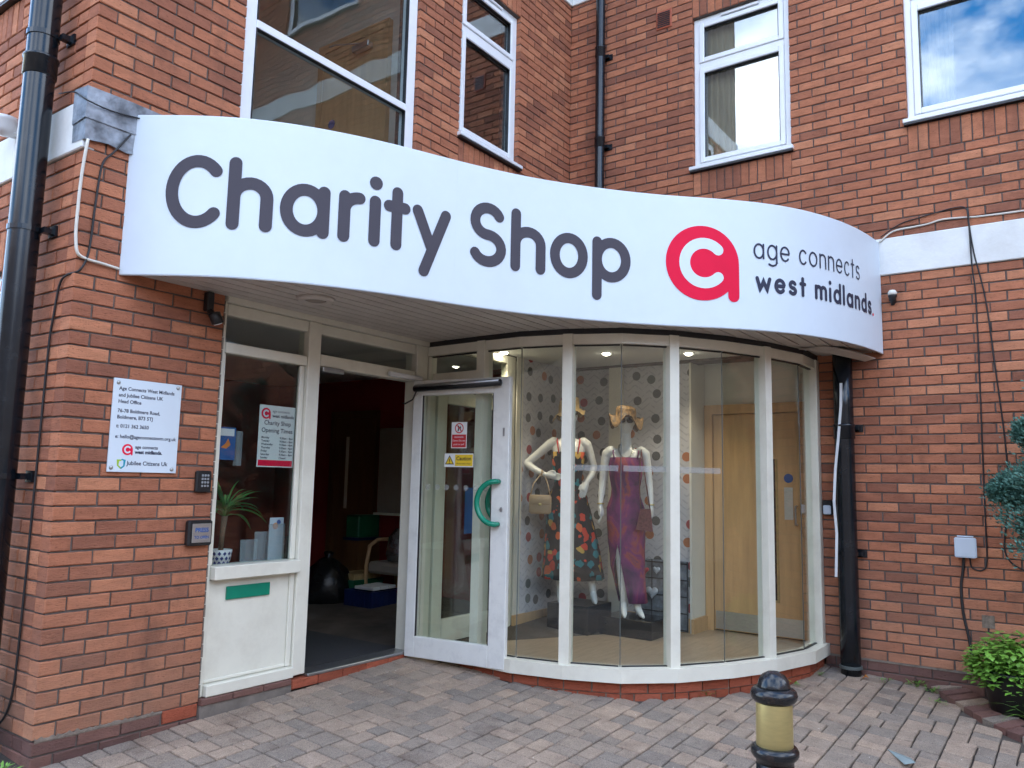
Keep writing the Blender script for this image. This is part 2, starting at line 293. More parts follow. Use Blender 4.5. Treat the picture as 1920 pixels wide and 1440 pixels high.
def cloth_mat(name, cols, scale, kind):
    m, t, b = base_mat(name)
    g = N(t, 'ShaderNodeNewGeometry'); mp = N(t, 'ShaderNodeMapping'); L(t, g.outputs['Position'], mp.inputs['Vector'])
    r = N(t, 'ShaderNodeValToRGB'); e = r.color_ramp.elements
    if kind == 'flower':
        wn = N(t, 'ShaderNodeTexNoise', Scale=9.0, Detail=2.0); L(t, mp.outputs[0], wn.inputs['Vector'])
        sub = N(t, 'ShaderNodeVectorMath', _operation='SCALE'); sub.inputs['Scale'].default_value = 0.12; L(t, wn.outputs['Color'], sub.inputs[0])
        ad2 = N(t, 'ShaderNodeVectorMath', _operation='ADD'); L(t, mp.outputs[0], ad2.inputs[0]); L(t, sub.outputs[0], ad2.inputs[1])
        vo = N(t, 'ShaderNodeTexVoronoi', Scale=scale, Randomness=1.0); L(t, ad2.outputs[0], vo.inputs['Vector'])
        sc = N(t, 'ShaderNodeSeparateColor'); L(t, vo.outputs['Color'], sc.inputs[0]); r.color_ramp.interpolation = 'CONSTANT'; L(t, sc.outputs[0], r.inputs[0])
        lt = N(t, 'ShaderNodeMath', _operation='GREATER_THAN'); lt.inputs[1].default_value = 0.52; L(t, vo.outputs['Distance'], lt.inputs[0])
    else:
        mp.inputs['Scale'].default_value = (1, 1, 0.6)
        no = N(t, 'ShaderNodeTexNoise', Scale=scale, Detail=4.0, Roughness=0.6, Distortion=1.2); L(t, mp.outputs[0], no.inputs['Vector']); L(t, no.outputs['Fac'], r.inputs[0])
    for i, (p, c) in enumerate(cols):
        x = e[i] if i < 2 else e.new(p)
        x.position = p; x.color = (*c, 1)
    out = r.outputs[0]
    if kind == 'flower':
        mi = N(t, 'ShaderNodeMixRGB'); mi.inputs[2].default_value = (0.008, 0.007, 0.010, 1); L(t, lt.outputs[0], mi.inputs[0]); L(t, out, mi.inputs[1]); out = mi.outputs[0]
    L(t, out, b.inputs['Base Color']); b.inputs['Roughness'].default_value = 0.75
cloth_mat('floral_cloth', [(0.0, (0.008, 0.007, 0.01)), (0.2, (0.60, 0.05, 0.02)), (0.42, (0.02, 0.20, 0.23)), (0.60, (0.66, 0.12, 0.03)), (0.74, (0.012, 0.01, 0.015)), (0.86, (0.55, 0.33, 0.06))], 13, 'flower')
cloth_mat('purple_cloth', [(0.28, (0.035, 0.012, 0.05)), (0.42, (0.11, 0.012, 0.09)), (0.52, (0.20, 0.02, 0.13)), (0.60, (0.34, 0.055, 0.05)), (0.70, (0.12, 0.02, 0.10)), (0.80, (0.05, 0.012, 0.07))], 5.5, 'dye')
M = MATS

# ------------------------------------------------------------------ mesh helpers
class MB:
    def __init__(s): s.v = []; s.f = []; s.r = []; s.cur = 0.0
    def add(s, vs, fs):
        o = len(s.v); s.v += [tuple(p) for p in vs]; s.f += [tuple(i + o for i in f) for f in fs]; s.r += [s.cur] * len(vs)
    def box(s, x0, x1, y0, y1, z0, z1, P=None):
        vs = [(x, y, z) for z in (z0, z1) for y in (y0, y1) for x in (x0, x1)]
        if P: vs = [P(*q) for q in vs]
        s.add(vs, [(0, 2, 3, 1), (4, 5, 7, 6), (0, 1, 5, 4), (2, 6, 7, 3), (0, 4, 6, 2), (1, 3, 7, 5)])
    def rbox(s, x0, x1, y0, y1, z0, z1, b=0.004, P=None):
        """chamfered box"""
        xs = (x0, x0 + b, x1 - b, x1); ys = (y0, y0 + b, y1 - b, y1); zs = (z0, z0 + b, z1 - b, z1)
        bm = bmesh.new(); bmesh.ops.create_cube(bm, size=1.0)
        for v in bm.verts:
            v.co = Vector((x0 if v.co.x < 0 else x1, y0 if v.co.y < 0 else y1, z0 if v.co.z < 0 else z1))
        bmesh.ops.bevel(bm, geom=bm.edges[:], offset=b, segments=1, affect='EDGES')
        bm.verts.index_update()
        vs = [tuple(v.co) for v in bm.verts]
        if P: vs = [P(*q) for q in vs]
        fs = [tuple(v.index for v in f.verts) for f in bm.faces]; bm.free(); s.add(vs, fs)
    def tube(s, pts, r, n=8, cap=True):
        pts = [Vector(p) for p in pts]; rr = r if isinstance(r, (list, tuple)) else [r] * len(pts)
        vs = []; fs = []; up = None
        for i, p in enumerate(pts):
            d = (pts[min(i + 1, len(pts) - 1)] - pts[max(i - 1, 0)]); d = d.normalized() if d.length > 1e-9 else Vector((0, 0, 1))
            if up is None: up = Vector((0, 0, 1)) if abs(d.z) < 0.9 else Vector((1, 0, 0))
            a = d.cross(up); a = a.normalized() if a.length > 1e-6 else Vector((1, 0, 0)); b = a.cross(d).normalized(); up = b
            for k in range(n):
                t = 2 * math.pi * k / n; vs.append(p + (a * math.cos(t) + b * math.sin(t)) * rr[i])
        for i in range(len(pts) - 1):
            for k in range(n):
                a0 = i * n + k; a1 = i * n + (k + 1) % n; fs.append((a0, a1, a1 + n, a0 + n))
        if cap:
            fs.append(tuple(range(n - 1, -1, -1))); fs.append(tuple((len(pts) - 1) * n + k for k in range(n)))
        s.add(vs, fs)
    def lathe(s, prof, c=(0, 0, 0), n=24, P=None):
        """prof list of (r,z); closed at ends where r==0"""
        vs = []; fs = []
        for (r, z) in prof:
            for k in range(n):
                t = 2 * math.pi * k / n; vs.append((c[0] + r * math.cos(t), c[1] + r * math.sin(t), c[2] + z))
        for i in range(len(prof) - 1):
            for k in range(n):
                a0 = i * n + k; a1 = i * n + (k + 1) % n; fs.append((a0, a1, a1 + n, a0 + n))
        fs.append(tuple(range(n - 1, -1, -1))); fs.append(tuple((len(prof) - 1) * n + k for k in range(n)))
        if P: vs = [P(*q) for q in vs]
        s.add(vs, fs)
    def prism(s, poly, z0, z1, P=None):
        n = len(poly); vs = [(x, y, z0) for x, y in poly] + [(x, y, z1) for x, y in poly]
        if P: vs = [P(*q) for q in vs]
        s.add(vs, [tuple(range(n - 1, -1, -1)), tuple(range(n, 2 * n))] + [(i, (i + 1) % n, (i + 1) % n + n, i + n) for i in range(n)])
    def build(s, name, m, parent=None, smooth=False, attr=False, kind=None):
        me = bpy.data.meshes.new(name); me.from_pydata(s.v, [], s.f); me.update()
        if m: me.materials.append(M[m] if isinstance(m, str) else m)
        if attr:
            at = me.attributes.new('rnd', 'FLOAT', 'POINT'); at.data.foreach_set('value', s.r)
        if smooth:
            me.polygons.foreach_set('use_smooth', [True] * len(me.polygons))
        fix_normals(me)
        return link(name, me, parent, kind)
def fix_normals(me):
    bm = bmesh.new(); bm.from_mesh(me); bmesh.ops.recalc_face_normals(bm, faces=bm.faces[:]); bm.to_mesh(me); bm.free()
ROOT = {}
def link(name, me, parent=None, kind=None):
    o = bpy.data.objects.new(name, me); COL.objects.link(o)
    if parent is not None:
        o.parent = parent
        if parent.name in ROOT: o.matrix_parent_inverse = Matrix.Translation(-ROOT[parent.name])
    if kind: o['kind'] = kind
    return o
def thing(name, label, cat, loc, group=None):
    o = bpy.data.objects.new(name, None); COL.objects.link(o); o.location = loc; o.empty_display_size = 0.1
    ROOT[o.name] = Vector(loc); o['label'] = label; o['category'] = cat
    if group: o['group'] = group
    return o
def tag(o, label, cat, group=None):
    o['label'] = label; o['category'] = cat
    if group: o['group'] = group
    return o
def struct(o): o['kind'] = 'structure'; return o
def one(name, m, fn, parent=None, smooth=False):
    mb = MB(); fn(mb); return mb.build(name, m, parent, smooth)

LA = 4.835
PA = lambda u, d, z: (u, -d, z)              # wall A, faces -Y; u = X
PC = lambda u, d, z: (LA - d, -u, z)         # wall C, faces -X; u = -Y
PD = lambda u, d, z: (-d, u, z)              # wall D, faces -X at X = 0; u = Y
def ground_z(x, y): return -0.118 + 0.043 * min(max(x, -3.5), 5.2) + 0.073 * min(max(y, -5.5), 0.3)

# ------------------------------------------------------------------ ground sheet
def ground():
    mb = MB(); xs = [-120, -30, -8] + [-3.5 + 0.5 * i for i in range(19)] + [12, 40, 120]
    ys = [-120, -40, -12] + [-5.5 + 0.5 * i for i in range(12)] + [0.3, 12, 40, 120]
    nx = len(xs)
    mb.v = [(x, y, ground_z(x, y) - 0.016) for y in ys for x in xs]; mb.r = [0] * len(mb.v)
    mb.f = [(j * nx + i, j * nx + i + 1, (j + 1) * nx + i + 1, (j + 1) * nx + i) for j in range(len(ys) - 1) for i in range(nx - 1)]
    return struct(mb.build('ground', 'joint_dirt'))
GROUND = ground()

# ------------------------------------------------------------------ building: walls and bricks
BLD = thing('brick_building', 'red brick building with white framed windows and curved shopfront in its inner corner', 'building', (2.5, 0.5, 0))
C75 = 0.075
def rects(u0, u1, z0, z1, ops):
    us = sorted({u0, u1, *[min(max(o[k], u0), u1) for o in ops for k in (0, 1)]}); zs = sorted({z0, z1, *[min(max(o[k], z0), z1) for o in ops for k in (2, 3)]})
    out = []
    for a, b in zip(us, us[1:]):
        for c, d in zip(zs, zs[1:]):
            if b - a < 1e-6 or d - c < 1e-6: continue
            um, zm = (a + b) / 2, (c + d) / 2
            if not any(o[0] < um < o[1] and o[2] < zm < o[3] for o in ops): out.append((a, b, c, d))
    return out
ZT = 9.75; ZB = 6.335
OPS_A = [(0.89, LA + .02, -1, 2.40), (0.91, 2.51, 3.33, 6.28), (3.04, 3.91, 4.245, 5.745)]
OPS_C = [(-0.02, 2.44, -1, 2.42), (1.36, 2.265, 4.245, 5.745), (3.18, 4.68, 4.245, 5.745), (5.6, 6.6, 4.245, 5.745), (1.36, 2.265, 7.575, 9.075), (3.18, 4.68, 7.575, 9.075), (5.6, 6.6, 7.575, 9.075)]
OPS_D = [(0.88, 1.9, 1.2, 2.45), (0.95, 2.2, 4.245, 5.745)]
def backing(name, P, u0, u1, ops, dback):
    mb = MB()
    ops = [(o[0] - .006, o[1] + .006, o[2], o[3]) for o in ops]
    for a, b, c, d in rects(u0, u1, -0.7, ZT, ops): mb.box(a, b, -dback, -0.009, c, d, P)
    return mb.build(name, 'mortar', BLD)
WALL_A = backing('front_wall', PA, 0.012, LA + 0.2, OPS_A, 0.24)
WALL_C = backing('side_wall', PC, 0.0, 8.0, OPS_C, 0.24)
WALL_D = backing('return_wall', PD, 0.03, 6.0, OPS_D, 0.24)

BR = {}
def brick_mesh(l, h=0.065, dep=0.1, var=0, m='brick', full=False):
    k = (round(l, 3), round(h, 3), round(dep, 3), var, m)
    if k in BR: return BR[k]
    r = random.Random(hash(k) & 0xffff); mb = MB(); b = 0.004
    j = lambda a=0.0018: r.uniform(-a, a)
    # local: x 0..l, y 0 (face) .. dep, z 0..h
    outer = [(j(), b, j()), (l + j(), b, j()), (l + j(), b, h + j()), (j(), b, h + j())]
    inner = [(b + j(), 0 + j(.0012), b + j()), (l - b + j(), j(.0012), b + j()), (l - b + j(), j(.0012), h - b + j()), (b + j(), j(.0012), h - b + j())]
    back = [(0, dep, 0), (l, dep, 0), (l, dep, h), (0, dep, h)]
    mb.add(outer + inner + back, [(4, 5, 6, 7)] + [(i, (i + 1) % 4, 4 + (i + 1) % 4, 4 + i) for i in range(4)] + [(i, 8 + i, 8 + (i + 1) % 4, (i + 1) % 4) for i in range(4)])
    me = bpy.data.meshes.new('brick'); me.from_pydata(mb.v, [], mb.f); me.update(); fix_normals(me); me.materials.append(M[m])
    BR[k] = me; return me
MAT_P = {'A': Matrix.Identity(4), 'C': Matrix.Rotation(-math.pi / 2, 4, 'Z'), 'D': Matrix.Rotation(-math.pi / 2, 4, 'Z')}
ITEMS = []      # (projected area, wall key, u, z, l, h, mat, dep, proud)
def visible_area(P, u, z, l, h):
    q = [project(P(a, 0, b)) for a, b in ((u, z), (u + l, z), (u + l, z + h), (u, z + h))]
    if any(x is None for x in q): return 0
    cx = sum(x[0] for x in q) / 4; cy = sum(x[1] for x in q) / 4
    if not (-10 < cx < 1930 and -10 < cy < 1450): return 0
    return abs(sum(q[i][0] * q[(i + 1) % 4][1] - q[(i + 1) % 4][0] * q[i][1] for i in range(4))) / 2
PF = {'A': PA, 'C': PC, 'D': PD}
def lay(key, u, z, l, h=0.065, m='brick', dep=0.1, hidden=False):
    u0, pr = u + rng.uniform(-.0012, .0012), rng.uniform(-0.0012, 0.0022)
    ITEMS.append([0 if hidden else visible_area(PF[key], u, z, l, h), key, u0, z + rng.uniform(-.001, .001), l, h, m, dep, pr])
def courses(key, u0, u1, z0, z1, ops, offs, skip=None):
    r0, r1 = int(math.floor(z0 / C75 + 1e-6)), int(math.ceil(z1 / C75 - 1e-6))
    for r in range(r0, r1):
        zb, zt = r * C75 + 0.005, r * C75 + 0.07
        zb2, zt2 = max(zb, z0), min(zt, z1)
        if zt2 - zb2 < 0.02: continue
        iv = [(u0, u1)]
        for o in ops:
            if o[3] > zb2 + 0.01 and o[2] < zt2 - 0.01:
                nv = []
                for a, b in iv:
                    if o[1] <= a or o[0] >= b: nv.append((a, b)); continue
                    if o[0] > a: nv.append((a, o[0]))
                    if o[1] < b: nv.append((o[1], b))
                iv = nv
        for a, b in iv:
            off = offs[r % 2]; k = math.ceil((a - off) / 0.225 - 1e-6); js = [a]
            while off + k * 0.225 < b - 1e-6:
                x = off + k * 0.225
                if x - js[-1] > 0.055: js.append(x)
                k += 1
            if b - js[-1] < 0.055 and len(js) > 1: js[-1] = b
            else: js.append(b)
            for i, (p, q) in enumerate(zip(js, js[1:])):
                s = p if p == a else p + 0.005; e = q if q == b else q - 0.005
                if e - s < 0.03: continue
                hid = bool(skip and skip((s + e) / 2, (zb + zt) / 2))
                lay(key, s, zb2, e - s, zt2 - zb2, hidden=hid)
def soldiers(key, u0, u1, z0, h=0.215):
    n = max(1, round((u1 - u0) / 0.075)); w = (u1 - u0) / n
    for i in range(n): lay(key, u0 + i * w + 0.004, z0 + 0.005, w - 0.008, h)
# openings for coursed brick also exclude soldier bands, rendered band, canopy line
bandz = (3.0, 3.30)
SOL_A = [(3.04, 3.91, 3.975, 4.245), (3.04, 3.91, 5.745, 6.0)]
SOL_C = [(1.36, 2.265, 3.975, 4.245), (1.36, 2.265, 5.745, 6.0), (3.18, 4.68, 3.975, 4.245), (3.18, 4.68, 5.745, 6.0), (5.6, 6.6, 3.975, 4.245), (5.6, 6.6, 5.745, 6.0)]
SOL_D = [(0.88, 1.9, 2.45, 2.70), (0.95, 2.2, 3.975, 4.245)]
OFF_A = (0.105 + 0.0025, 0.22)      # even rows begin with a half brick
behind_sign = lambda u, z: (u > 0.3 and 2.42 < z < 3.24)
# pier and front wall (corner bricks laid by the front wall, return wall starts behind them)
courses('A', 0.0, LA, 0.0, 3.0, OPS_A[:1] + [(0.9, LA, 2.3, 3.3)], OFF_A)
courses('A', 0.0, LA, 3.0, ZB, OPS_A + SOL_A + [(0.0, 0.32, 3.09, 3.29), (0.9, LA, 2.3, 3.255)], OFF_A)
for s in SOL_A: soldiers('A', *s[:3], 0.215 if abs(s[2] - 3.975) < .01 else 0.242)
OFF_C = (0.199, 0.0875)
courses('C', 0.0, 8.0, 3.30, ZB, OPS_C + SOL_C, OFF_C)
courses('C', 0.0, 8.0, 6.635, 9.7, OPS_C, OFF_C)
courses('C', 2.44, 8.0, 0.0, 3.0, [], OFF_C)
for s in SOL_C: soldiers('C', *s[:3], 0.215 if abs(s[2] - 3.975) < .01 else 0.242)
OFF_D = (0.22, 0.105)
courses('D', 0.102, 4.0, 0.0, 3.0, OPS_D + SOL_D, OFF_D)
courses('D', 0.102, 4.0, 3.30, ZB, OPS_D + SOL_D, OFF_D)
for s in SOL_D: soldiers('D', *s[:3], 0.215 if abs(s[2] - 3.975) < .01 else 0.242)
# plinth courses of darker engineering brick, one proud orange replacement brick at the pier foot
def plinth(key, u0, u1, z0, h, first=0.22):
    u = u0; i = 0
    while u < u1 - 0.04:
        l = min((first if i == 0 else 0.225) - 0.008, u1 - u); lay(key, u, z0, l, h, 'plum_brick'); u += l + 0.008; i += 1
plinth('A', 0.0, 0.665, -0.07, 0.062); lay('A', 0.675, -0.07, 0.213, 0.068, 'red_brick')
plinth('A', 0.0, 0.89, -0.145, 0.066, 0.11)
plinth('C', 2.45, 8.0, -0.075, 0.068, 0.08); plinth('C', 2.45, 8.0, -0.15, 0.066, 0.19); plinth('C', 2.45, 8.0, -0.225, 0.066, 0.08)
plinth('D', 0.102, 4.0, -0.07, 0.062, 0.11); plinth('D', 0.102, 4.0, -0.145, 0.066, 0.22)
PARENT = {'A': WALL_A, 'C': WALL_C, 'D': WALL_D}
ITEMS.sort(key=lambda i: -i[0])
def place(key, u, z, d):
    return Matrix.Translation(Vector(PF[key](u, d, z))) @ MAT_P[key]
def brick_matrix(it):
    _, key, u, z, l, h, m, dep, pr = it
    if key == 'A': return Matrix.Translation((u, -pr, z))
    if key == 'C': return Matrix.Translation((LA - pr, -u, z)) @ Matrix.Rotation(-math.pi / 2, 4, 'Z')
    return Matrix.Translation((-pr, u + l, z)) @ Matrix.Rotation(-math.pi / 2, 4, 'Z')
rest = {'A': MB(), 'C': MB(), 'D': MB()}
for i, it in enumerate(ITEMS):
    a, key, u, z, l, h, m, dep, pr = it
    mm = brick_matrix(it)
    if i < 300 or (m != 'brick' and a > 60):
        o = bpy.data.objects.new('brick', brick_mesh(l, h, dep, i % 4, m)); COL.objects.link(o); o.parent = PARENT[key]; o.matrix_world = mm
    else:
        mb = rest[key]; me = brick_mesh(l, h, dep, i % 4, 'brick'); mb.cur = rng.random() if m == 'brick' else 0.0
        mb.add([mm @ v.co for v in me.vertices], [tuple(p.vertices) for p in me.polygons])
for k, mb in rest.items():
    if mb.v: mb.build('brickwork', 'brickwork', PARENT[k], attr=True, kind='stuff')
# pale mortar ledge over the C plinth and messy mortar at the pier foot
one('mortar_ledge', 'pale_mortar', lambda b: b.box(2.46, 8.0, -0.03, 0.006, -0.009, 0.006, PC), WALL_C)
def messy(b):
    n = 60; vs = []; fs = []
    for i in range(n + 1):
        u = 0.01 + 0.66 * i / n; t = 0.001 + 0.020 * rng.random() ** 2 * (1 - i / n * .5)
        vs += [PA(u, 0.000, -0.012 - .006 * rng.random()), PA(u, 0.0035, -0.007), PA(u, 0.0034, t), PA(u, 0.000, t + .003)]
    for i in range(n):
        for k in range(3): fs.append((4 * i + k, 4 * i + k + 1, 4 * i + 5 + k, 4 * i + 4 + k))
    b.add(vs, fs)
one('mortar_smear', 'pale_mortar', messy, WALL_A)
one('cement_patch', 'cement', lambda b: b.box(3.535, 3.615, -0.02, 0.004, 0.33, 0.42, PC), WALL_C)
# rendered white bands
one('render_band', 'white_render', lambda b: b.rbox(0.0, 8.0, -0.05, 0.018, 3.0, 3.30, 0.006, PC), WALL_C)
one('render_band', 'white_render', lambda b: b.rbox(0.004, 4.0, -0.05, 0.018, 3.0, 3.28, 0.006, PD), WALL_D)
one('render_band', 'white_render', lambda b: b.rbox(0.02, 8.0, -0.05, 0.018, ZB + .002, 6.633, 0.006, PC), WALL_C)
one('render_band', 'white_render', lambda b: b.rbox(0.0, LA, -0.05, 0.0175, ZB + .002, 6.633, 0.006, PA), WALL_A)
one('render_band', 'white_render', lambda b: b.rbox(0.051, 4.0, -0.05, 0.0172, ZB + .002, 6.633, 0.006, PD), WALL_D)
# lead flashing round the corner, two lapped sheets
def leadsheet(z0, z1, d, u1):
    def f(b):
        pts = [(-0.016 - d, 0.12), (-0.016 - d, -0.012 - d), (u1 * .35, -0.014 - d), (u1 * .7, -0.012 - d), (u1, -0.016 - d)]
        vs = []; fs = []; n = len(pts)
        for j, z in enumerate((z0, (z0 + z1) / 2, z1)):
            for i, (x, y) in enumerate(pts):
                vs.append((x + rng.uniform(-.003, .003), y + rng.uniform(-.004, .003), z + (rng.uniform(-.008, .008))))
        for j in range(2):
            for i in range(n - 1): fs.append((j * n + i, j * n + i + 1, (j + 1) * n + i + 1, (j + 1) * n + i))
        m = len(vs); vs += [(x + 0.004, y + 0.004, z) for x, y, z in vs]; fs += [tuple(reversed([k + m for k in f2])) for f2 in fs]
        b.add(vs, fs)
    return f
one('lead_flashing', 'lead', leadsheet(3.15, 3.335, 0.012, 0.62), WALL_A)
one('lead_flashing', 'lead', leadsheet(3.045, 3.19, 0.006, 0.30), WALL_A)

# ------------------------------------------------------------------ building shell (roof, back, eaves, inner floors)
def shell():
    mb = MB(); mb.box(-0.35, 9.5, -0.35, 6.6, ZT + 0.10, ZT + 0.30); r = mb.build('roof', 'dark_wood', BLD)
    mb = MB(); mb.box(LA - 0.35, 9.5, -8.4, -0.36, ZT + 0.10, ZT + 0.30); mb.build('roof', 'dark_wood', BLD)
    # pitched roof above
    mb = MB(); mb.add([(-0.4, -0.4, ZT + .3), (9.5, -0.4, ZT + .3), (9.5, 6.6, ZT + .3), (-0.4, 6.6, ZT + .3), (2.5, 3, ZT + 2.4), (9.5, 3, ZT + 2.4)], [(0, 1, 5, 4), (1, 2, 5), (2, 3, 4, 5), (3, 0, 4), (0, 3, 2, 1)]); mb.build('roof', 'terracotta_lip', BLD)
    mb = MB(); mb.add([(LA - .4, -8.4, ZT + .3), (9.5, -8.4, ZT + .3), (9.5, -0.4, ZT + .3), (LA - .4, -0.4, ZT + .3), (7.2, -8.4, ZT + 2.4), (7.2, 0, ZT + 2.4)], [(0, 1, 4), (1, 2, 5, 4), (2, 3, 5), (3, 0, 4, 5), (0, 3, 2, 1)]); mb.build('roof', 'terracotta_lip', BLD)
    one('eaves', 'upvc', lambda b: (b.box(-0.30, LA - 0.30, -0.30, 0.10, ZT, ZT + 0.099), b.box(LA - 0.30, LA + .1, -8.4, 0.10, ZT, ZT + 0.099), b.box(-0.30, 0.1, 0.1, 6.3, ZT, ZT + 0.099)), BLD)
    # back walls and party walls that close the block
    one('back_wall', 'mortar', lambda b: (b.box(0.0, 9.4, 6.2, 6.4, -0.7, ZT), b.box(9.2, 9.4, -8.3, 6.2, -0.7, ZT), b.box(LA, 9.2, -8.3, -8.1, -0.7, ZT)), BLD)
shell()
one('upper_ceiling', 'ceiling_white', lambda b: (b.box(0.25, 9.2, 0.25, 6.2, 6.36, 6.6), b.box(LA + .25, 9.2, -8.1, 0.25, 6.36, 6.6)), BLD)
one('upper_floor', 'wood_floor', lambda b: (b.box(0.25, 9.2, 0.02, 6.2, 2.62, 3.40), b.box(LA + .02, 9.2, -8.1, 0.02, 2.62, 3.40)), BLD)

# ------------------------------------------------------------------ windows
def window(name, P, u0, u1, z0, z1, trans=None, dep=0.045, glass='glass_sky', fw=0.055, label=None, mulls=(), sill=True, vent=False):
    """frame set dep back from the wall face; trans = height of transom"""
    root = one(name, 'upvc', lambda b: b.box(u0 + .004, u1 - .004, -dep - .068, -dep - .062, z0 + .004, z0 + .03, P), BLD)
    o = dep
    def fr(b):
        b.rbox(u0, u0 + fw, -o - .07, -o, z0, z1, .005, P); b.rbox(u1 - fw, u1, -o - .07, -o, z0, z1, .005, P)
        b.rbox(u0 + fw, u1 - fw, -o - .07, -o, z0, z0 + fw, .005, P); b.rbox(u0 + fw, u1 - fw, -o - .07, -o, z1 - fw, z1, .005, P)
        for mu in mulls: b.rbox(mu - .035, mu + .035, -o - .07, -o + .002, z0 + fw, z1 - fw, .005, P)
    one('frame', 'upvc', fr, root)
    rows = [(z0 + fw, z1 - fw)]
    if trans:
        one('transom', 'upvc', lambda b: b.rbox(u0 + fw, u1 - fw, -o - .07, -o + .001, trans - .03, trans + .03, .005, P), root)
        rows = [(z0 + fw, trans - .03), (trans + .03, z1 - fw)]
    cols = [u0 + fw] + [q for mu in mulls for q in (mu - .035, mu + .035)] + [u1 - fw]
    for (a, c) in rows:
        for i in range(0, len(cols), 2):
            p, q = cols[i], cols[i + 1]; s = 0.048
            def sash(b):
                b.rbox(p, p + s, -o - .05, -o + .012, a, c, .006, P); b.rbox(q - s, q, -o - .05, -o + .012, a, c, .006, P)
                b.rbox(p + s, q - s, -o - .05, -o + .012, a, a + s, .006, P); b.rbox(p + s, q - s, -o - .05, -o + .012, c - s, c, .006, P)
            if vent is not None: one('casement', 'upvc', sash, root)
            else: s = 0.0
            for ga in ((p + s, p + s + .006, a + s, c - s), (q - s - .006, q - s, a + s, c - s), (p + s + .006, q - s - .006, c - s - .006, c - s)): one('gasket', 'black_plastic', lambda b: b.box(ga[0], ga[1], -o - .03, -o + .002, ga[2], ga[3], P), root)
            one('pane', glass, lambda b: b.box(p + s - .004, q - s + .004, -o - .034, -o - .030, a + s - .004, c - s + .004, P), root)
    if sill:
        def sl(b):
            b.rbox(u0 - .025, u1 + .025, -o, 0.045, z0 - .028, z0 + .004, .004, P)
        one('sill', 'upvc', sl, root)
        one('sill_drip', 'black_plastic', lambda b: b.box(u0 - .02, u1 + .02, -o, 0.038, z0 - .045, z0 - .029, P), root)
    if vent: one('trickle_vent', 'upvc', lambda b: b.rbox((u0 + u1) / 2 - .18, (u0 + u1) / 2 + .18, -o, -o + .022, z1 - fw + .008, z1 - fw + .03, .004, P), root)
    return root
window('window', PA, 3.04, 3.91, 4.245, 5.745, 5.255, vent=True)
window('window', PC, 1.36, 2.265, 4.245, 5.745, 5.26, vent=True, glass='glass_sky')
window('window', PC, 3.18, 4.68, 4.245, 5.745, 5.26, glass='glass_sky')
window('window', PC, 5.6, 6.6, 4.245, 5.745, 5.26, glass='glass_sky')
for _u in ((1.36, 2.265), (3.18, 4.68), (5.6, 6.6)): window('window', PC, *_u, 7.575, 9.075, 8.59)
window('window', PD, 0.88, 1.9, 1.2, 2.45, None)
window('window', PD, 0.95, 2.2, 4.245, 5.745, 5.26)
window('stair_window', PA, 0.91, 2.51, 3.33, 6.28, 4.225, dep=0.03, sill=False, vent=None, fw=0.10, glass='glass_upper')
one('air_vent', 'terracotta_lip', lambda b: (b.rbox(0.99, 1.15, -.02, .012, 5.74, 5.93, .004, PC)), WALL_C)
av = one('vent_louvres', 'black_plastic', lambda b: [b.box(1.005, 1.135, .0125, .018, 5.757 + i * .02, 5.757 + i * .02 + .011, PC) for i in range(8)], WALL_C)
# rooms behind the upper windows
one('upper_room', 'wall_cream', lambda b: (b.box(0.25, 4.6, 3.0, 3.1, 3.41, 6.3), b.box(2.98, 3.02, 0.25, 3.0, 3.41, 6.3), b.box(LA + 2.2, LA + 2.3, -8.0, 0.2, 3.41, 9.6), b.box(LA + .25, LA + 2.2, -2.75, -2.7, 3.41, 6.3)), BLD)
def updoor(b): b.box(2.93, 2.965, .86, 1.66, 3.42, 5.42)
od = one('stair_door', 'light_wood', updoor, BLD)
one('door_frame', 'light_wood', lambda b: (b.box(2.925, 2.978, .78, .855, 3.42, 5.51), b.box(2.925, 2.978, 1.665, 1.74, 3.42, 5.51), b.box(2.925, 2.978, .855, 1.665, 5.425, 5.51)), od)
one('door_closer', 'grey_metal', lambda b: (b.rbox(2.86, 2.929, .98, 1.2, 5.27, 5.33, .006), b.tube([(2.89, 1.1, 5.34), (2.80, 1.35, 5.36), (2.90, 1.55, 5.45)], .008)), od)
one('door_handle', 'grey_metal', lambda b: b.tube([(2.93, 1.56, 4.30), (2.88, 1.56, 4.30), (2.88, 1.56, 4.52), (2.93, 1.56, 4.52)], .01), od)
one('door_notice', 'blue_print', lambda b: b.lathe([(0.045, 0), (0.045, .004)], n=20, P=lambda x, y, z: (2.927 - z, 1.50 + x, 4.66 + y)), od)
# curtains and blinds seen in the side wall windows
one('curtain', 'blind_cloth', lambda b: [b.tube([(LA + .16 + .02 * (k % 2), -1.42 - k * .03, 4.25), (LA + .16 + .02 * (k % 2), -1.42 - k * .03, 5.74)], .02, 6) for k in range(10)], BLD)
one('curtain', 'grey_cloth', lambda b: [b.tube([(LA + .22 + .02 * (k % 2), -3.28 - k * .03, 4.25), (LA + .22 + .02 * (k % 2), -3.28 - k * .03, 5.74)], .02, 6) for k in range(8)], BLD)

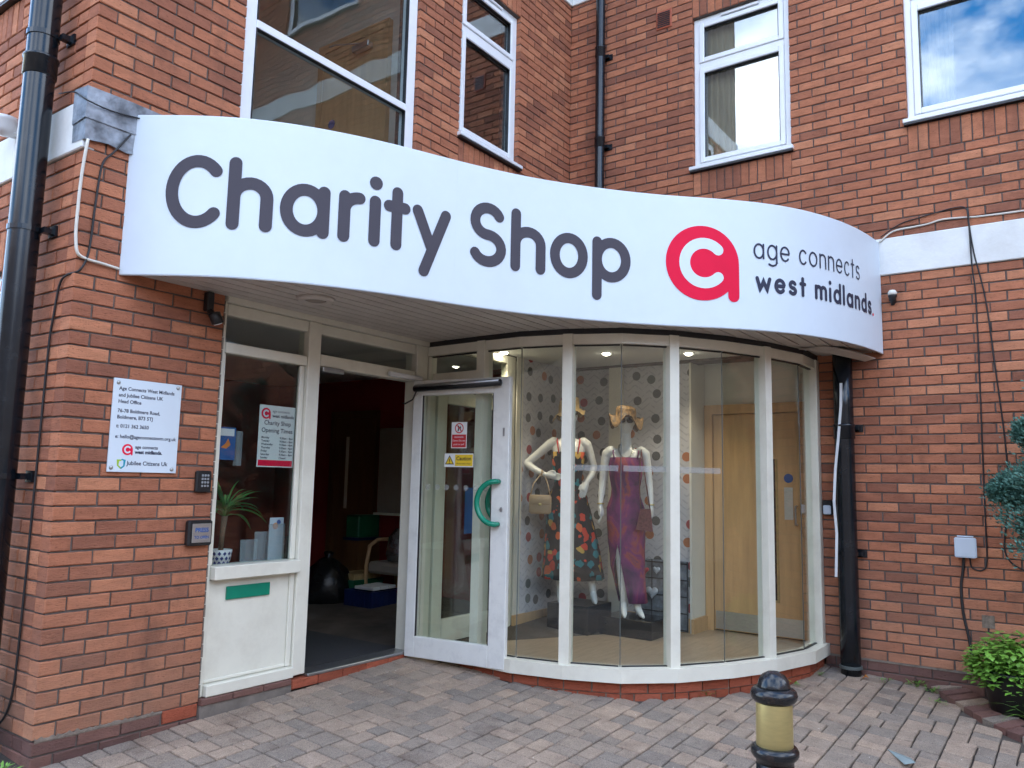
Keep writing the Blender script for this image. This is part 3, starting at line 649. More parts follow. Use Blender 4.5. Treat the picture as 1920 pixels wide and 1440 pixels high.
# ------------------------------------------------------------------ shopfront along wall A
SF = one('shopfront', 'cream_paint', lambda b: b.rbox(0.892, 0.925, -.10, -.015, 0.025, 2.345, .004, PA), BLD)
def fr(name, *a, m='cream_paint', b=.005): return one(name, m, lambda q: q.rbox(*a, b, PA), SF)
fr('mullion', 1.555, 1.66, -.11, .0, 0.03, 2.345)
fr('post', 2.62, 2.745, -.12, .005, 0.0, 2.345)
fr('head', 0.926, 1.553, -.10, -.012, 2.272, 2.344); fr('head', 1.662, 2.618, -.10, -.012, 2.272, 2.344)
fr('rail', 0.926, 1.553, -.10, -.010, 2.04, 2.105); fr('rail', 1.662, 2.618, -.10, -.006, 2.052, 2.135)
fr('sill', 0.926, 1.553, -.10, .035, 0.685, 0.765); fr('kick_rail', 0.926, 1.553, -.10, .02, 0.025, 0.092)
fr('panel', 0.926, 1.553, -.08, -.035, 0.094, 0.683, m='cream_paint')
fr('bead', 1.515, 1.5525, -.034, -.018, 0.094, 0.683); fr('bead', 0.927, 1.514, -.034, -.022, 0.094, 0.115)
fr('bead', 1.515, 1.5525, -.05, -.028, 0.767, 2.038); fr('bead', 0.927, 0.945, -.05, -.028, 0.767, 2.038)
one('pane', 'glass_side', lambda q: q.box(0.926, 1.553, -.06, -.054, 0.765, 2.04, PA), SF)
one('pane', 'glass_side', lambda q: q.box(0.926, 1.553, -.06, -.054, 2.105, 2.272, PA), SF)
one('pane', 'glass_side', lambda q: q.box(1.662, 2.618, -.06, -.054, 2.135, 2.272, PA), SF)
one('caulk', 'pale_mortar', lambda q: [q.box(0.8885, 0.8945 + rng.uniform(-.002, .004), -.02, .004, .03 + i * .075, .03 + i * .075 + .07, PA) for i in range(31)], SF)
fr('letter_plate', 1.05, 1.365, -.034, -.022, 0.558, 0.636, m='green_paint', b=.003)
fr('threshold', 1.662, 2.62, -.12, .03, 0.012, 0.032, m='grey_metal')
# quarry tiles under the frame
for i in range(8):
    u = 0.893 + i * 0.216
    one('tile', 'red_brick' if i > 2 else 'plum_brick', lambda q: q.rbox(u, u + .210, -.12, .028, -0.014 if i <= 2 else -.045, 0.011 if i > 2 else 0.022, .004, PA), SF)
one('tile_bed', 'concrete', lambda q: q.box(0.892, 1.54, -.2, .018, -0.4, -0.015, PA), SF)
fr('closer_rail', 2.30, 2.66, .006, .035, 2.06, 2.095, m='white_plastic')
fr('sensor', 1.67, 1.86, -.06, .02, 2.015, 2.05, m='grey_metal')

# ------------------------------------------------------------------ bay window
BV = [(2.745, -0.005), (2.72, -.56), (2.715, -.91), (2.80, -1.27), (2.95, -1.62), (3.21, -1.89), (3.58, -2.125), (3.965, -2.30), (4.43, -2.435), (4.83, -2.437)]
BV = [Vector(p) for p in BV]
def miter(poly, d):
    out = []
    for i, p in enumerate(poly):
        t0 = (p - poly[i - 1]).normalized() if i else None; t1 = (poly[i + 1] - p).normalized() if i < len(poly) - 1 else None
        n0 = Vector((t0.y, -t0.x)) if t0 else None; n1 = Vector((t1.y, -t1.x)) if t1 else None
        if n0 and n1: n = (n0 + n1).normalized(); n = n / max(0.3, n.dot(n0))
        else: n = n0 or n1
        out.append(p + n * d)
    return out
def sweep_seg(mb, poly, i, d0, d1, z0, z1, a=0.0, b=1.0, gap=0.0):
    A0, A1 = miter(poly, d0), miter(poly, d1)
    def lp(Q, t): return Q[i].lerp(Q[i + 1], t)
    q = [lp(A0, a), lp(A0, b), lp(A1, b), lp(A1, a)]
    mb.prism([(p.x, p.y) for p in q], z0, z1)
BAY = one('bay_window', 'cream_paint', lambda q: sweep_seg(q, BV, 0, -.09, .02, -.004, 0.085), BLD)
for i in range(9):
    if i: one('sill', 'cream_paint', lambda q: sweep_seg(q, BV, i, -.09, .045, -.004, 0.085), BAY)
    one('head', 'cream_paint', lambda q: sweep_seg(q, BV, i, -.08, .0, 2.272, 2.343), BAY)
    e = 0.004
    one('pane', 'glass', lambda q: sweep_seg(q, BV, i, -.046, -.040, 0.085, 2.272, .0 + e, 1 - e), BAY)
    if i in (3, 4, 5): one('manifestation', 'frosted_film', lambda q: sweep_seg(q, BV, i, -.0390, -.0382, 1.385, 1.425, .05, .95), BAY)
    for gz in ((2.262, 2.2715), (0.0855, 0.092)): one('gasket', 'black_plastic', lambda q: sweep_seg(q, BV, i, -.05, -.030, gz[0], gz[1], .03, .97), BAY)
one('rail', 'cream_paint', lambda q: sweep_seg(q, BV, 0, -.08, .0, 2.055, 2.125, .1, .93), BAY)
def mull(i, w, d0=-.085, d1=.012):
    p = BV[i]; t = (BV[min(i + 1, 9)] - BV[max(i - 1, 0)]).normalized(); n = Vector((t.y, -t.x))
    def f(q):
        c = [p + t * (-w / 2) + n * d0, p + t * (w / 2) + n * d0, p + t * (w / 2 * .86) + n * d1, p + t * (-w / 2 * .86) + n * d1]
        q.prism([(x.x, x.y) for x in c], -.006, 2.345)
    one('mullion', 'cream_paint', f, BAY)
for i, w in ((1, .085), (3, .082), (5, .082), (7, .082)): mull(i, w)
one('mullion', 'cream_paint', lambda q: q.rbox(4.745, 4.832, -2.45, -2.35, -.006, 2.345, .004), BAY)
for i in (2, 4, 6, 8):
    p = BV[i]; n = Vector((miter(BV, 1)[i] - p)).normalized(); c = p - n * .043
    one('butt_joint', 'seal_grey', lambda q: q.tube([(c.x, c.y, .086), (c.x, c.y, 2.271)], .0035, 6), BAY)
# stretcher course of red bricks under the bay
acc = 0.0
for course, (z0, z1) in enumerate(((-.076, -.010), (-.150, -.084), (-.224, -.158))):
    for i in range(9):
        ln = (BV[i + 1] - BV[i]).length; n = max(1, round(ln / 0.2)); st = 0.5 / n if (course % 2 and n > 1) else 0
        cuts = [0] + [min(1, st + k / n) for k in range(0 if st else 1, n + (1 if st else 0))] + [1]
        cuts = sorted(set(round(c, 4) for c in cuts))
        for a, b in zip(cuts, cuts[1:]):
            if (b - a) * ln < .03: continue
            g = 0.006 / ln; pr = rng.uniform(-.003, .003)
            if project((BV[i].x, BV[i].y, z0)) is None: continue
            one('brick', 'red_brick', lambda q: sweep_seg(q, BV, i, -.10, .0 + pr, z0, z1, a + g, b - g), BAY)
one('base_mortar', 'pale_mortar', lambda q: [sweep_seg(q, BV, i, -.09, -.010, -.4, -.009) for i in range(9)], BAY)

# ------------------------------------------------------------------ open door leaf
H = Vector((2.555, -.035)); E2 = (Vector((2.668, -.868)) - H); DL = E2.length; E2.normalize(); N2 = Vector((E2.y, -E2.x))
def PDR(u, d, z): p = H + E2 * u + N2 * d; return (p.x, p.y, z)
DOOR = one('door', 'door_paint', lambda q: q.rbox(0, .085, -.045, 0, .005, 2.05, .004, PDR), BLD)
def dr(name, *a, m='door_paint', b=.004): return one(name, m, lambda q: q.rbox(*a, b, PDR), DOOR)
dr('stile', DL - .135, DL, -.045, 0, .005, 2.05); dr('rail', .0855, DL - .1355, -.045, 0, .005, .155); dr('rail', .0855, DL - .1355, -.045, 0, 1.935, 2.05)
one('pane', 'glass', lambda q: q.box(.083, DL - .133, -.026, -.020, .153, 1.937, PDR), DOOR)
dr('gasket', .0855, .092, -.02, -.003, .156, 1.934, m='black_plastic', b=.001); dr('gasket', DL - .142, DL - .136, -.02, -.003, .156, 1.934, m='black_plastic', b=.001)
for s in (1, -1):
    dd = .055 if s > 0 else -.10
    pts = [(DL - .075, .0 if s > 0 else -.045)] + []
    arc = [PDR(DL - .075 - .145 * math.sin(t), dd, 1.146 + .150 * math.cos(t)) for t in [math.pi * k / 14 for k in range(15)]]
    path = [PDR(DL - .075, -.001 if s > 0 else -.044, 1.296)] + arc + [PDR(DL - .075, -.001 if s > 0 else -.044, .996)]
    one('handle', 'green_plastic', lambda q: q.tube(path, .0195, 12), DOOR, True)
one('safety_sensor', 'black_plastic', lambda q: q.tube([PDR(.03, .03, 1.985), PDR(DL - .06, .03, 2.005)], .024, 12), DOOR, True)
one('sensor_cover', 'grey_metal', lambda q: q.tube([PDR(.04, .036, 1.998), PDR(DL - .07, .036, 2.018)], .018, 10), DOOR, True)
one('cable', 'cable_black', lambda q: q.tube([PDR(.05, .03, 1.97), PDR(.03, .05, 1.90), PDR(-.03, .06, 1.87), PDR(-.08, .02, 1.88)], .006, 6), DOOR)
one('lock', 'grey_metal', lambda q: q.lathe([(.017, 0), (.017, .006)], n=14, P=lambda x, y, z: PDR(DL - .05 + x * .6, z, 1.10 + y)), DOOR)
dr('latch_plate', DL - .05, DL - .035, 0.0005, .003, 1.62, 1.68, m='grey_metal', b=.0005)
for k in range(7):
    one('dot', 'frosted_film', lambda q: q.lathe([(.021, 0), (.021, .001)], n=16, P=lambda x, y, z: PDR(.15 + k * .083 + x, -.0195 + z, 1.245 + y)), DOOR)

# ------------------------------------------------------------------ canopy sign
import numpy as np
CP = [(.232, .0), (.31, -.12), (.44, -.325), (.585, -.495), (.765, -.655), (1.035, -.828), (1.345, -.985), (1.64, -1.095), (2.13, -1.325), (2.505, -1.58), (2.885, -1.895), (3.14, -2.176), (3.38, -2.42), (3.645, -2.615), (3.965, -2.768), (4.307, -2.874), (4.60, -2.925), (4.83, -2.945)]
def _cat(P, n=24):
    P = np.array(P, float); P = np.vstack([2 * P[0] - P[1], P, 2 * P[-1] - P[-2]]); o = []
    for i in range(1, len(P) - 2):
        for k in range(n):
            t = k / n; a, b, c, d = P[i - 1:i + 3]
            o.append(.5 * ((2 * b) + (-a + c) * t + (2 * a - 5 * b + 4 * c - d) * t * t + (-a + 3 * b - 3 * c + d) * t ** 3))
    o.append(P[-2]); return np.array(o)
def _res(Q, n):
    s = np.r_[0, np.cumsum(np.hypot(*np.diff(Q, axis=0).T))]; t = np.linspace(0, s[-1], n)
    return np.stack([np.interp(t, s, Q[:, 0]), np.interp(t, s, Q[:, 1])], 1)
Q = _res(_cat(CP), 161)
for _ in range(60): Q[1:-1] = .25 * Q[:-2] + .5 * Q[1:-1] + .25 * Q[2:]
Q = _res(Q, 161); SL = np.r_[0, np.cumsum(np.hypot(*np.diff(Q, axis=0).T))]; SLEN = float(SL[-1])
TG = np.gradient(Q, axis=0); TG /= np.linalg.norm(TG, axis=1)[:, None]
def PS(s, d, z):
    x = float(np.interp(s, SL, Q[:, 0])); y = float(np.interp(s, SL, Q[:, 1]))
    tx = float(np.interp(s, SL, TG[:, 0])); ty = float(np.interp(s, SL, TG[:, 1])); return (x + ty * d, y - tx * d, z)
SZ0, SZ1 = 2.365, 3.275
SIGN = thing('canopy_sign', 'long white S curved shop sign over the entrance reading Charity Shop', 'sign', (2.5, -1.5, 2.3))
def fascia(s0, s1):
    def f(b):
        n = max(2, int((s1 - s0) / .035)); prof = [(-.012, SZ0), (-.003, SZ0), (0, SZ0 + .004), (0, SZ1 - .004), (-.003, SZ1), (-.012, SZ1)]; m = len(prof)
        for k in range(m):                       # every face of the section has its own strip, so edges stay crisp
            p, q = prof[k], prof[(k + 1) % m]; vs = []
            for i in range(n + 1): s = s0 + (s1 - s0) * i / n; vs += [PS(s, *p), PS(s, *q)]
            b.add(vs, [(2 * i, 2 * i + 1, 2 * i + 3, 2 * i + 2) for i in range(n)])
        for s in (s0, s1): b.add([PS(s, *p) for p in prof], [tuple(range(m))])
    return f
for a, b in ((0.0, 1.8997), (1.9, 3.6972), (3.6975, SLEN)):
    _mb = MB(); fascia(a, b)(_mb); _me = bpy.data.meshes.new('fascia_panel'); _me.from_pydata(_mb.v, [], _mb.f); _me.update(); _me.materials.append(M['sign_white'])
    _me.polygons.foreach_set('use_smooth', [True] * len(_me.polygons)); link('fascia_panel', _me, SIGN)
one('edge_trim', 'grey_metal', lambda q: [q.add([PS(s0, -.010, SZ0 - .003), PS(s1, -.010, SZ0 - .003), PS(s1, -.001, SZ0 - .003), PS(s0, -.001, SZ0 - .003), PS(s0, -.010, SZ0 - .0003), PS(s1, -.010, SZ0 - .0003), PS(s1, -.001, SZ0 - .0003), PS(s0, -.001, SZ0 - .0003)], [(0, 1, 2, 3), (4, 7, 6, 5), (0, 4, 5, 1), (1, 5, 6, 2), (2, 6, 7, 3), (3, 7, 4, 0)]) for s0, s1 in [(SLEN * i / 80, SLEN * (i + 1) / 80) for i in range(80)]], SIGN)
inner = [PS(SLEN * i / 80, -.013, 0) for i in range(81)]
one('canopy_roof', 'lead', lambda q: q.prism([(p[0], p[1]) for p in inner] + [(LA - .001, -.001)], 3.22, 3.25), SIGN)
# soffit boards, laid parallel to the front wall
def curve_x(y):
    ys = [p[1] for p in inner]; xs = [p[0] for p in inner]
    return float(np.interp(-y, [-v for v in ys], xs))
def bay_x(y):
    if y <= -2.44: return LA - .002
    return float(np.interp(-y, [-p.y for p in BV], [p.x for p in BV])) - .004
y = -0.002; k = 0
while y > -2.93:
    y1 = max(y - .098, -2.932); a0, a1 = curve_x(y), curve_x(y1); b0, b1 = bay_x(y), bay_x(y1)
    if y - y1 > .01 and b0 - a0 > .01:
        if y1 < -2.44 < y: b1 = b0
        def f(q):
            q.add([(a0, y, 2.383), (b0, y, 2.383), (b1, y1 + .012, 2.383), (a1, y1 + .012, 2.383), (a0, y, 2.399), (b0, y, 2.399), (b1, y1 + .012, 2.399), (a1, y1 + .012, 2.399)], [(0, 3, 2, 1), (4, 5, 6, 7), (0, 1, 5, 4), (1, 2, 6, 5), (2, 3, 7, 6), (3, 0, 4, 7)])
        one('soffit_board', 'soffit', f, SIGN)
    y = y1 - .001; k += 1
one('soffit_backing', 'soffit', lambda q: q.prism([(p[0], p[1]) for p in inner] + [(LA - .001, -2.45)] + [(p.x - .004, p.y) for p in reversed(BV)], 2.392, 2.412), SIGN)
one('soffit_trim', 'cream_paint', lambda q: q.box(0.9, 2.74, -.02, .02, 2.346, 2.382, PA), SIGN)
one('soffit_trim', 'black_plastic', lambda q: [sweep_seg(q, BV, i, -.03, .004, 2.345, 2.382) for i in range(9)], SIGN)
# loose curved piece of soffit at the wall end
def flap(q):
    n = 10; vs = []
    for i in range(n + 1):
        t = i / n; x = 4.30 + .46 * t; yy = -2.60 - .30 * t ** .6; z = 2.372 - .05 * t
        vs += [(x, yy, z), (x + .07 - .05 * t, yy + .20 * (1 - t * .6), z + .004 - .02 * t), (x, yy, z + .005), (x + .07 - .05 * t, yy + .20 * (1 - t * .6), z + .009 - .02 * t)]
    fs = []
    for i in range(n):
        a = 4 * i; c = a + 4
        fs += [(a, c, c + 1, a + 1), (a + 2, a + 3, c + 3, c + 2), (a, a + 2, c + 2, c), (a + 1, c + 1, c + 3, a + 3)]
    q.add(vs, fs)
one('loose_soffit_panel', 'soffit', flap, SIGN)
sl = one('soffit_light', 'soffit', lambda q: q.lathe([(.0, 2.372), (.068, 2.372), (.075, 2.360), (.105, 2.362), (.118, 2.383)], (1.227, -.432, 0), 28), SIGN, True)
one('light_glass', 'grey_cloth', lambda q: q.lathe([(.0, 2.362), (.05, 2.363), (.067, 2.3705)], (1.227, -.432, 0), 24), sl, True)

# ---- rounded stroke lettering
def arc(cx, cy, rx, ry, a0, a1, n=18): return [(cx + rx * math.cos(R(a0 + (a1 - a0) * i / n)), cy + ry * math.sin(R(a0 + (a1 - a0) * i / n))) for i in range(n + 1)]
def glyph(c, x0, x1, base, xh, cap, desc, w):
    h = w / 2; L0, R0 = x0 + h, x1 - h; b, t = base + h, base + xh - h; m = (b + t) / 2; ry = (t - b) / 2; cx = (L0 + R0) / 2; rx = (R0 - L0) / 2; T = base + cap - h
    D = base - desc + h
    arch = lambda l, r: [(l, b + (t - b) * .45)] + arc((l + r) / 2, t - (r - l) / 2 * .95, (r - l) / 2, (r - l) / 2 * .95, 180, 0, 14) + [(r, b)]
    if c == 'o': return [arc(cx, m, rx, ry, 0, 360, 36)]
    if c == 'a': return [arc(cx, m, rx, ry, 0, 360, 36), [(R0, t), (R0, b)]]
    if c == 'd': return [arc(cx, m, rx, ry, 0, 360, 36), [(R0, T), (R0, b)]]
    if c == 'b': return [arc(cx, m, rx, ry, 0, 360, 36), [(L0, T), (L0, b)]]
    if c == 'p': return [arc(cx, m, rx, ry, 0, 360, 36), [(L0, t), (L0, D)]]
    if c == 'g': return [arc(cx, m, rx, ry, 0, 360, 36), [(R0, t), (R0, D + rx * .7)] + arc(cx, D + rx * .7, rx, rx * .7, 0, -140, 14)]
    if c == 'c': return [arc(cx + rx * .1, m, rx * 1.1, ry, 42, 318, 28)]
    if c == 'C':
        my = (b + T) / 2; return [arc(cx + rx * .16, my, rx * 1.16, (T - b) / 2, 44, 316, 32)]
    if c == 'e': return [[(L0, m), (R0, m)] + arc(cx, m, rx, ry, 0, 318, 30)[1:]]
    if c == 'h': return [[(L0, T), (L0, b)], arch(L0, R0)]
    if c == 'n': return [[(L0, t), (L0, b)], arch(L0, R0)]
    if c == 'm': return [[(L0, t), (L0, b)], arch(L0, cx), arch(cx, R0)]
    if c == 'r': return [[(L0, t), (L0, b)], [(L0, b + (t - b) * .5)] + arc(L0 + (R0 - L0) * 1.0, t - (R0 - L0) * .95, (R0 - L0), (R0 - L0) * .95, 180, 90, 10)]
    if c == 'i': return [[(cx, t), (cx, b)], [(cx, T), (cx, T + .001)]]
    if c == 'l': return [[(cx, T), (cx, b)]]
    if c == '.': return [[(cx, b), (cx, b + .0005)]]
    if c == 't': return [[(cx, base + xh + (cap - xh) * .72 - h), (cx, b)], [(L0, t - h * .25), (R0, t - h * .25)]]
    if c == 'y': return [[(L0, t), (cx, b + w * .35)], [(R0, t), (L0 + (cx - L0) * .55, D)]]
    if c == 'w': return [[(L0, t), (L0 + rx * .5, b), (cx, t - h), (R0 - rx * .5, b), (R0, t)]]
    if c in 'sS':
        top = T if c == 'S' else t; r4 = (top - b) / 4
        return [arc(cx, top - r4, rx * .92, r4, 28, 262, 18) + arc(cx, b + r4, rx, r4, 82, -152, 18)]
    return []
def stroke(mb, pts, w, P, d):
    closed = math.dist(pts[0], pts[-1]) < 1e-6 and len(pts) > 3
    if closed: pts = pts[:-1]
    # resample so that the strip follows the curved sign
    fine = []
    n = len(pts); rngk = range(n if closed else n - 1)
    for i in rngk:
        a, b = pts[i], pts[(i + 1) % n]; k = max(1, int(math.dist(a, b) / .03))
        fine += [(a[0] + (b[0] - a[0]) * j / k, a[1] + (b[1] - a[1]) * j / k) for j in range(k)]
    if not closed: fine.append(pts[-1])
    pts = fine; n = len(pts); h = w / 2; Lf = []; Rt = []
    for i in range(n):
        a = pts[i - 1] if (i or closed) else pts[0]; b = pts[(i + 1) % n] if (i < n - 1 or closed) else pts[-1]
        tx, ty = b[0] - a[0], b[1] - a[1]; l = math.hypot(tx, ty) or 1; tx /= l; ty /= l
        k = 1.0
        if 0 < i < n - 1 or closed:
            p = pts[i]; ax, ay = p[0] - a[0], p[1] - a[1]; la = math.hypot(ax, ay) or 1; k = 1 / max(.5, (ax * tx + ay * ty) / la)
        Lf.append((pts[i][0] - ty * h * k, pts[i][1] + tx * h * k)); Rt.append((pts[i][0] + ty * h * k, pts[i][1] - tx * h * k))
    vs = [P(x, d, z) for x, z in Lf] + [P(x, d, z) for x, z in Rt]
    fs = [(i, (i + 1) % n, n + (i + 1) % n, n + i) for i in range(n if closed else n - 1)]
    mb.add(vs, fs)
    if not closed:
        for (p, q) in ((pts[0], pts[1]), (pts[-1], pts[-2])):
            a0 = math.atan2(p[1] - q[1], p[0] - q[0]); cap = [(p[0] + h * math.cos(a0 - math.pi / 2 + math.pi * k / 8), p[1] + h * math.sin(a0 - math.pi / 2 + math.pi * k / 8)) for k in range(9)]
            mb.add([P(x, d, z) for x, z in cap], [tuple(range(9))])
def flat_build(mb, name, m, parent):
    me = bpy.data.meshes.new(name); me.from_pydata(mb.v, [], mb.f); me.update(); me.materials.append(M[m]); return link(name, me, parent)
def write(name, m, word_spans, P, base, xh, cap, desc, w, parent, d=0.003, dotw=1.15):
    for c, x0, x1 in word_spans:
        mb = MB()
        for j, st in enumerate(glyph(c, x0, x1, base, xh, cap, desc, w)):
            ww = w * dotw if (c in 'i.' and len(st) == 2 and math.dist(st[0], st[1]) < .01) else w
            stroke(mb, st, ww, P, d + j * .0004)
        flat_build(mb, name, m, parent)
WID = dict(a=.92, g=.92, e=.92, c=.80, o=.95, n=.80, m=1.28, s=.70, t=.58, w=1.22, i=.22, d=.92, l=.2, r=.5, h=.8)
WID['.'] = .22
def spans(text, s0, s1, xh, wadd=0.0):
    tot = 0; ws = []
    for ch in text:
        wd = (.42 if ch == ' ' else WID[ch] + wadd); ws.append(wd); tot += wd
    gap = .24; tot += gap * (len(text) - 1); k = (s1 - s0) / tot; out = []; x = s0
    for ch, wd in zip(text, ws):
        if ch != ' ': out.append((ch, x, x + wd * k))
        x += (wd + gap) * k
    return out
big = [('C', .223, .526), ('h', .558, .802), ('a', .838, 1.110), ('r', 1.158, 1.312), ('i', 1.338, 1.406), ('t', 1.422, 1.592), ('y', 1.605, 1.863), ('S', 1.99, 2.254), ('h', 2.287, 2.535), ('o', 2.567, 2.836), ('p', 2.868, 3.143)]
write('letter', 'sign_grey', big, PS, 2.630, .305, .415, .128, .069, SIGN)
write('letter', 'sign_slate', spans('age connects', 4.028, 5.144, .112), PS, 2.868, .112, .16, .045, .0135, SIGN, dotw=1.3)
write('letter', 'sign_slate', spans('west midlands', 4.04, 5.352, .108, .08), PS, 2.634, .110, .158, .045, .027, SIGN)
write('letter', 'sign_red', [('.', 5.366, 5.398)], PS, 2.634, .11, .158, .045, .022, SIGN)
def disc(mb, cx, cz, r, P, d, n=48):
    # rings so that it bends with the surface
    vs = [P(cx, d, cz)]; fs = []; k = 6
    for j in range(1, k + 1):
        for i in range(n): vs.append(P(cx + r * j / k * math.cos(2 * math.pi * i / n), d, cz + r * j / k * math.sin(2 * math.pi * i / n)))
    for i in range(n): fs.append((0, 1 + i, 1 + (i + 1) % n))
    for j in range(k - 1):
        for i in range(n): fs.append((1 + j * n + i, 1 + (j + 1) * n + i, 1 + (j + 1) * n + (i + 1) % n, 1 + j * n + (i + 1) % n))
    mb.add(vs, fs)
def a_logo(P, cx, cz, r, parent, d=.003, red='sign_red', white='sign_white', step=.001):
    mb = MB(); disc(mb, cx, cz, r, P, d); stroke(mb, [(cx + r * .845, cz - r * .05), (cx + r * .845, cz - r * .845)], r * .31, P, d + step * .4)
    o = flat_build(mb, 'logo', red, parent)
    mb = MB(); stroke(mb, arc(cx + r * .04, cz, r * .53, r * .53, 44, 316, 30), r * .29, P, d + step); flat_build(mb, 'logo_ring', white, parent)
a_logo(PS, 3.656, 2.810, .262, SIGN)

# ------------------------------------------------------------------ printed text on small signs
def text_geo(body, size, align='LEFT', bold=0.0):
    cu = bpy.data.curves.new('t', 'FONT'); cu.body = body; cu.size = size; cu.align_x = align; cu.resolution_u = 3; cu.offset = bold
    ob = bpy.data.objects.new('t', cu); me = bpy.data.meshes.new_from_object(ob)
    v = [tuple(x.co) for x in me.vertices]; f = [tuple(p.vertices) for p in me.polygons]
    bpy.data.objects.remove(ob); bpy.data.curves.remove(cu); bpy.data.meshes.remove(me); return v, f
def printed(items, P, d, m, parent, name='lettering'):
    """items: (text, u, z, size, align, bold)"""
    mb = MB()
    for it in items:
        body, u, z, size = it[:4]; al = it[4] if len(it) > 4 else 'LEFT'; bo = it[5] if len(it) > 5 else 0
        v, f = text_geo(body, size, al, bo); mb.add([P(u + x, d, z + y) for x, y, _ in v], f)
    return flat_build(mb, name, m, parent)

# plaque on the pier
PL = thing('wall_plaque', 'white address plaque with black lettering screwed to the brick pier', 'plaque', (0.445, -.01, 1.30))
one('plate', 'sign_white', lambda q: q.rbox(.248, .642, .003, .013, 1.303, 1.804, .002, PA), PL)
for u, z in ((.272, 1.78), (.618, 1.785), (.268, 1.326), (.614, 1.324)):
    one('screw_cap', 'silver', lambda q: q.lathe([(.011, 0), (.009, .005), (.004, .008)], n=14, P=lambda x, y, zz: (u + x, -.013 - zz, z + y)), PL, True)
printed([('Age Connects West Midlands', .278, 1.742, .0265, 'LEFT', .0007), ('and Jubilee Citizens UK', .278, 1.706, .0265, 'LEFT', .0007), ('Head Office', .278, 1.672, .0265, 'LEFT', .0007), ('76-78 Boldmere Road,', .278, 1.622, .0265, 'LEFT', .0007), ('Boldmere, B73 5TJ', .278, 1.588, .0265, 'LEFT', .0007),
         ('t: 0121 362 3650', .278, 1.540, .0265, 'LEFT', .0007), ('e: hello@ageconnectswm.org.uk', .276, 1.484, .0265, 'LEFT', .0007), ('age connects', .392, 1.432, .0250, 'LEFT', .0007), ('west midlands.', .392, 1.404, .0265, 'LEFT', .0013), ('Jubilee Citizens Uk', .352, 1.342, .0305, 'LEFT', .0007)], PA, .0136, 'sign_slate', PL)
a_logo(PA, .350, 1.424, .030, PL, d=.0136, step=.0004)
mb = MB(); stroke(mb, [(.318, 1.366), (.303, 1.366), (.303, 1.338), (.318, 1.326)], .008, PA, .0136); flat_build(mb, 'emblem', 'sign_lime', PL)
mb = MB(); stroke(mb, [(.324, 1.370), (.339, 1.366), (.337, 1.336), (.322, 1.324)], .008, PA, .0136); flat_build(mb, 'emblem', 'sign_teal', PL)
# keypad
KP = thing('door_keypad', 'small black door entry keypad with grey number buttons', 'keypad', (.81, -.01, 1.2))
one('case', 'black_plastic', lambda q: q.rbox(.765, .865, .002, .03, 1.197, 1.322, .008, PA), KP)
for i in range(3):
    for j in range(4): one('button', 'seal_grey2', lambda q: q.rbox(.795 + i * .018, .808 + i * .018, .0302, .034, 1.228 + j * .020, 1.241 + j * .020, .002, PA), KP)
# push pad
PP = thing('push_pad', 'black square push pad with steel plate reading PRESS TO OPEN', 'button', (.80, -.01, .89))
one('case', 'black_plastic', lambda q: q.rbox(.727, .883, .002, .045, .893, 1.038, .010, PA), PP)
one('plate', 'brushed_steel', lambda q: q.rbox(.748, .868, .0455, .050, .912, 1.020, .003, PA), PP)
printed([('PRESS', .808, .972, .034, 'CENTER', .001), ('TO OPEN', .808, .935, .0215, 'CENTER', .0006)], PA, .0506, 'blue_print', PP)
# security light under the canopy on the pier, and floodlight ball on the side wall, dome on the band
FL = thing('security_light', 'small black security light fixed to the pier under the canopy', 'lamp', (.77, -.02, 2.2))
one('bracket', 'black_plastic', lambda q: (q.rbox(.745, .79, .001, .05, 2.26, 2.375, .006, PA), q.tube([PA(.77, .03, 2.27), PA(.775, .07, 2.235)], .018, 10)), FL)
one('lamp_head', 'black_plastic', lambda q: q.lathe([(.02, -.04), (.036, -.035), (.036, .03), (.03, .034)], n=16, P=lambda x, y, z: PA(.785 + x * .9 + z * .45, .08 + y, 2.215 + x * .4 - z * .85)), FL, True)
one('lens', 'white_plastic', lambda q: q.lathe([(.026, 0), (.024, .005)], n=16, P=lambda x, y, z: PA(.785 + .0155 + x * .9 + z * .45, .08 + y, 2.186 + x * .4 - z * .85)), FL)
WL = thing('wall_lamp', 'small black wall lamp with a pale dome fixed beside the sign end', 'lamp', (LA, -3.036, 2.74))
one('dome', 'wall_cream', lambda q: q.lathe([(.031, -.004), (.034, .008), (.031, .022), (.022, .034), (.0, .04)], (LA - .055, -3.036, 2.825), 18), WL, True)
one('lamp_base', 'black_plastic', lambda q: q.lathe([(.0, -.085), (.014, -.085), (.014, -.06), (.026, -.05), (.026, -.03), (.033, -.015), (.033, -.005)], (LA - .055, -3.036, 2.825), 18), WL, True)
one('arm', 'black_plastic', lambda q: q.tube([(LA - .055, -3.036, 2.77), (LA, -3.036, 2.77)], .012, 8), WL)
DC = thing('dome_camera', 'white bowl shaped security camera on the pale band behind the black pipe', 'camera', (-.06, .78, 3.24))
one('body', 'white_plastic', lambda q: q.lathe([(.0, -.085), (.045, -.075), (.062, -.045), (.065, -.01), (.072, .0), (.072, .02)], (-.095, .80, 3.31), 22), DC, True)
one('mount', 'white_plastic', lambda q: q.rbox(-.10, -.019, .76, .84, 3.24, 3.29, .006), DC)
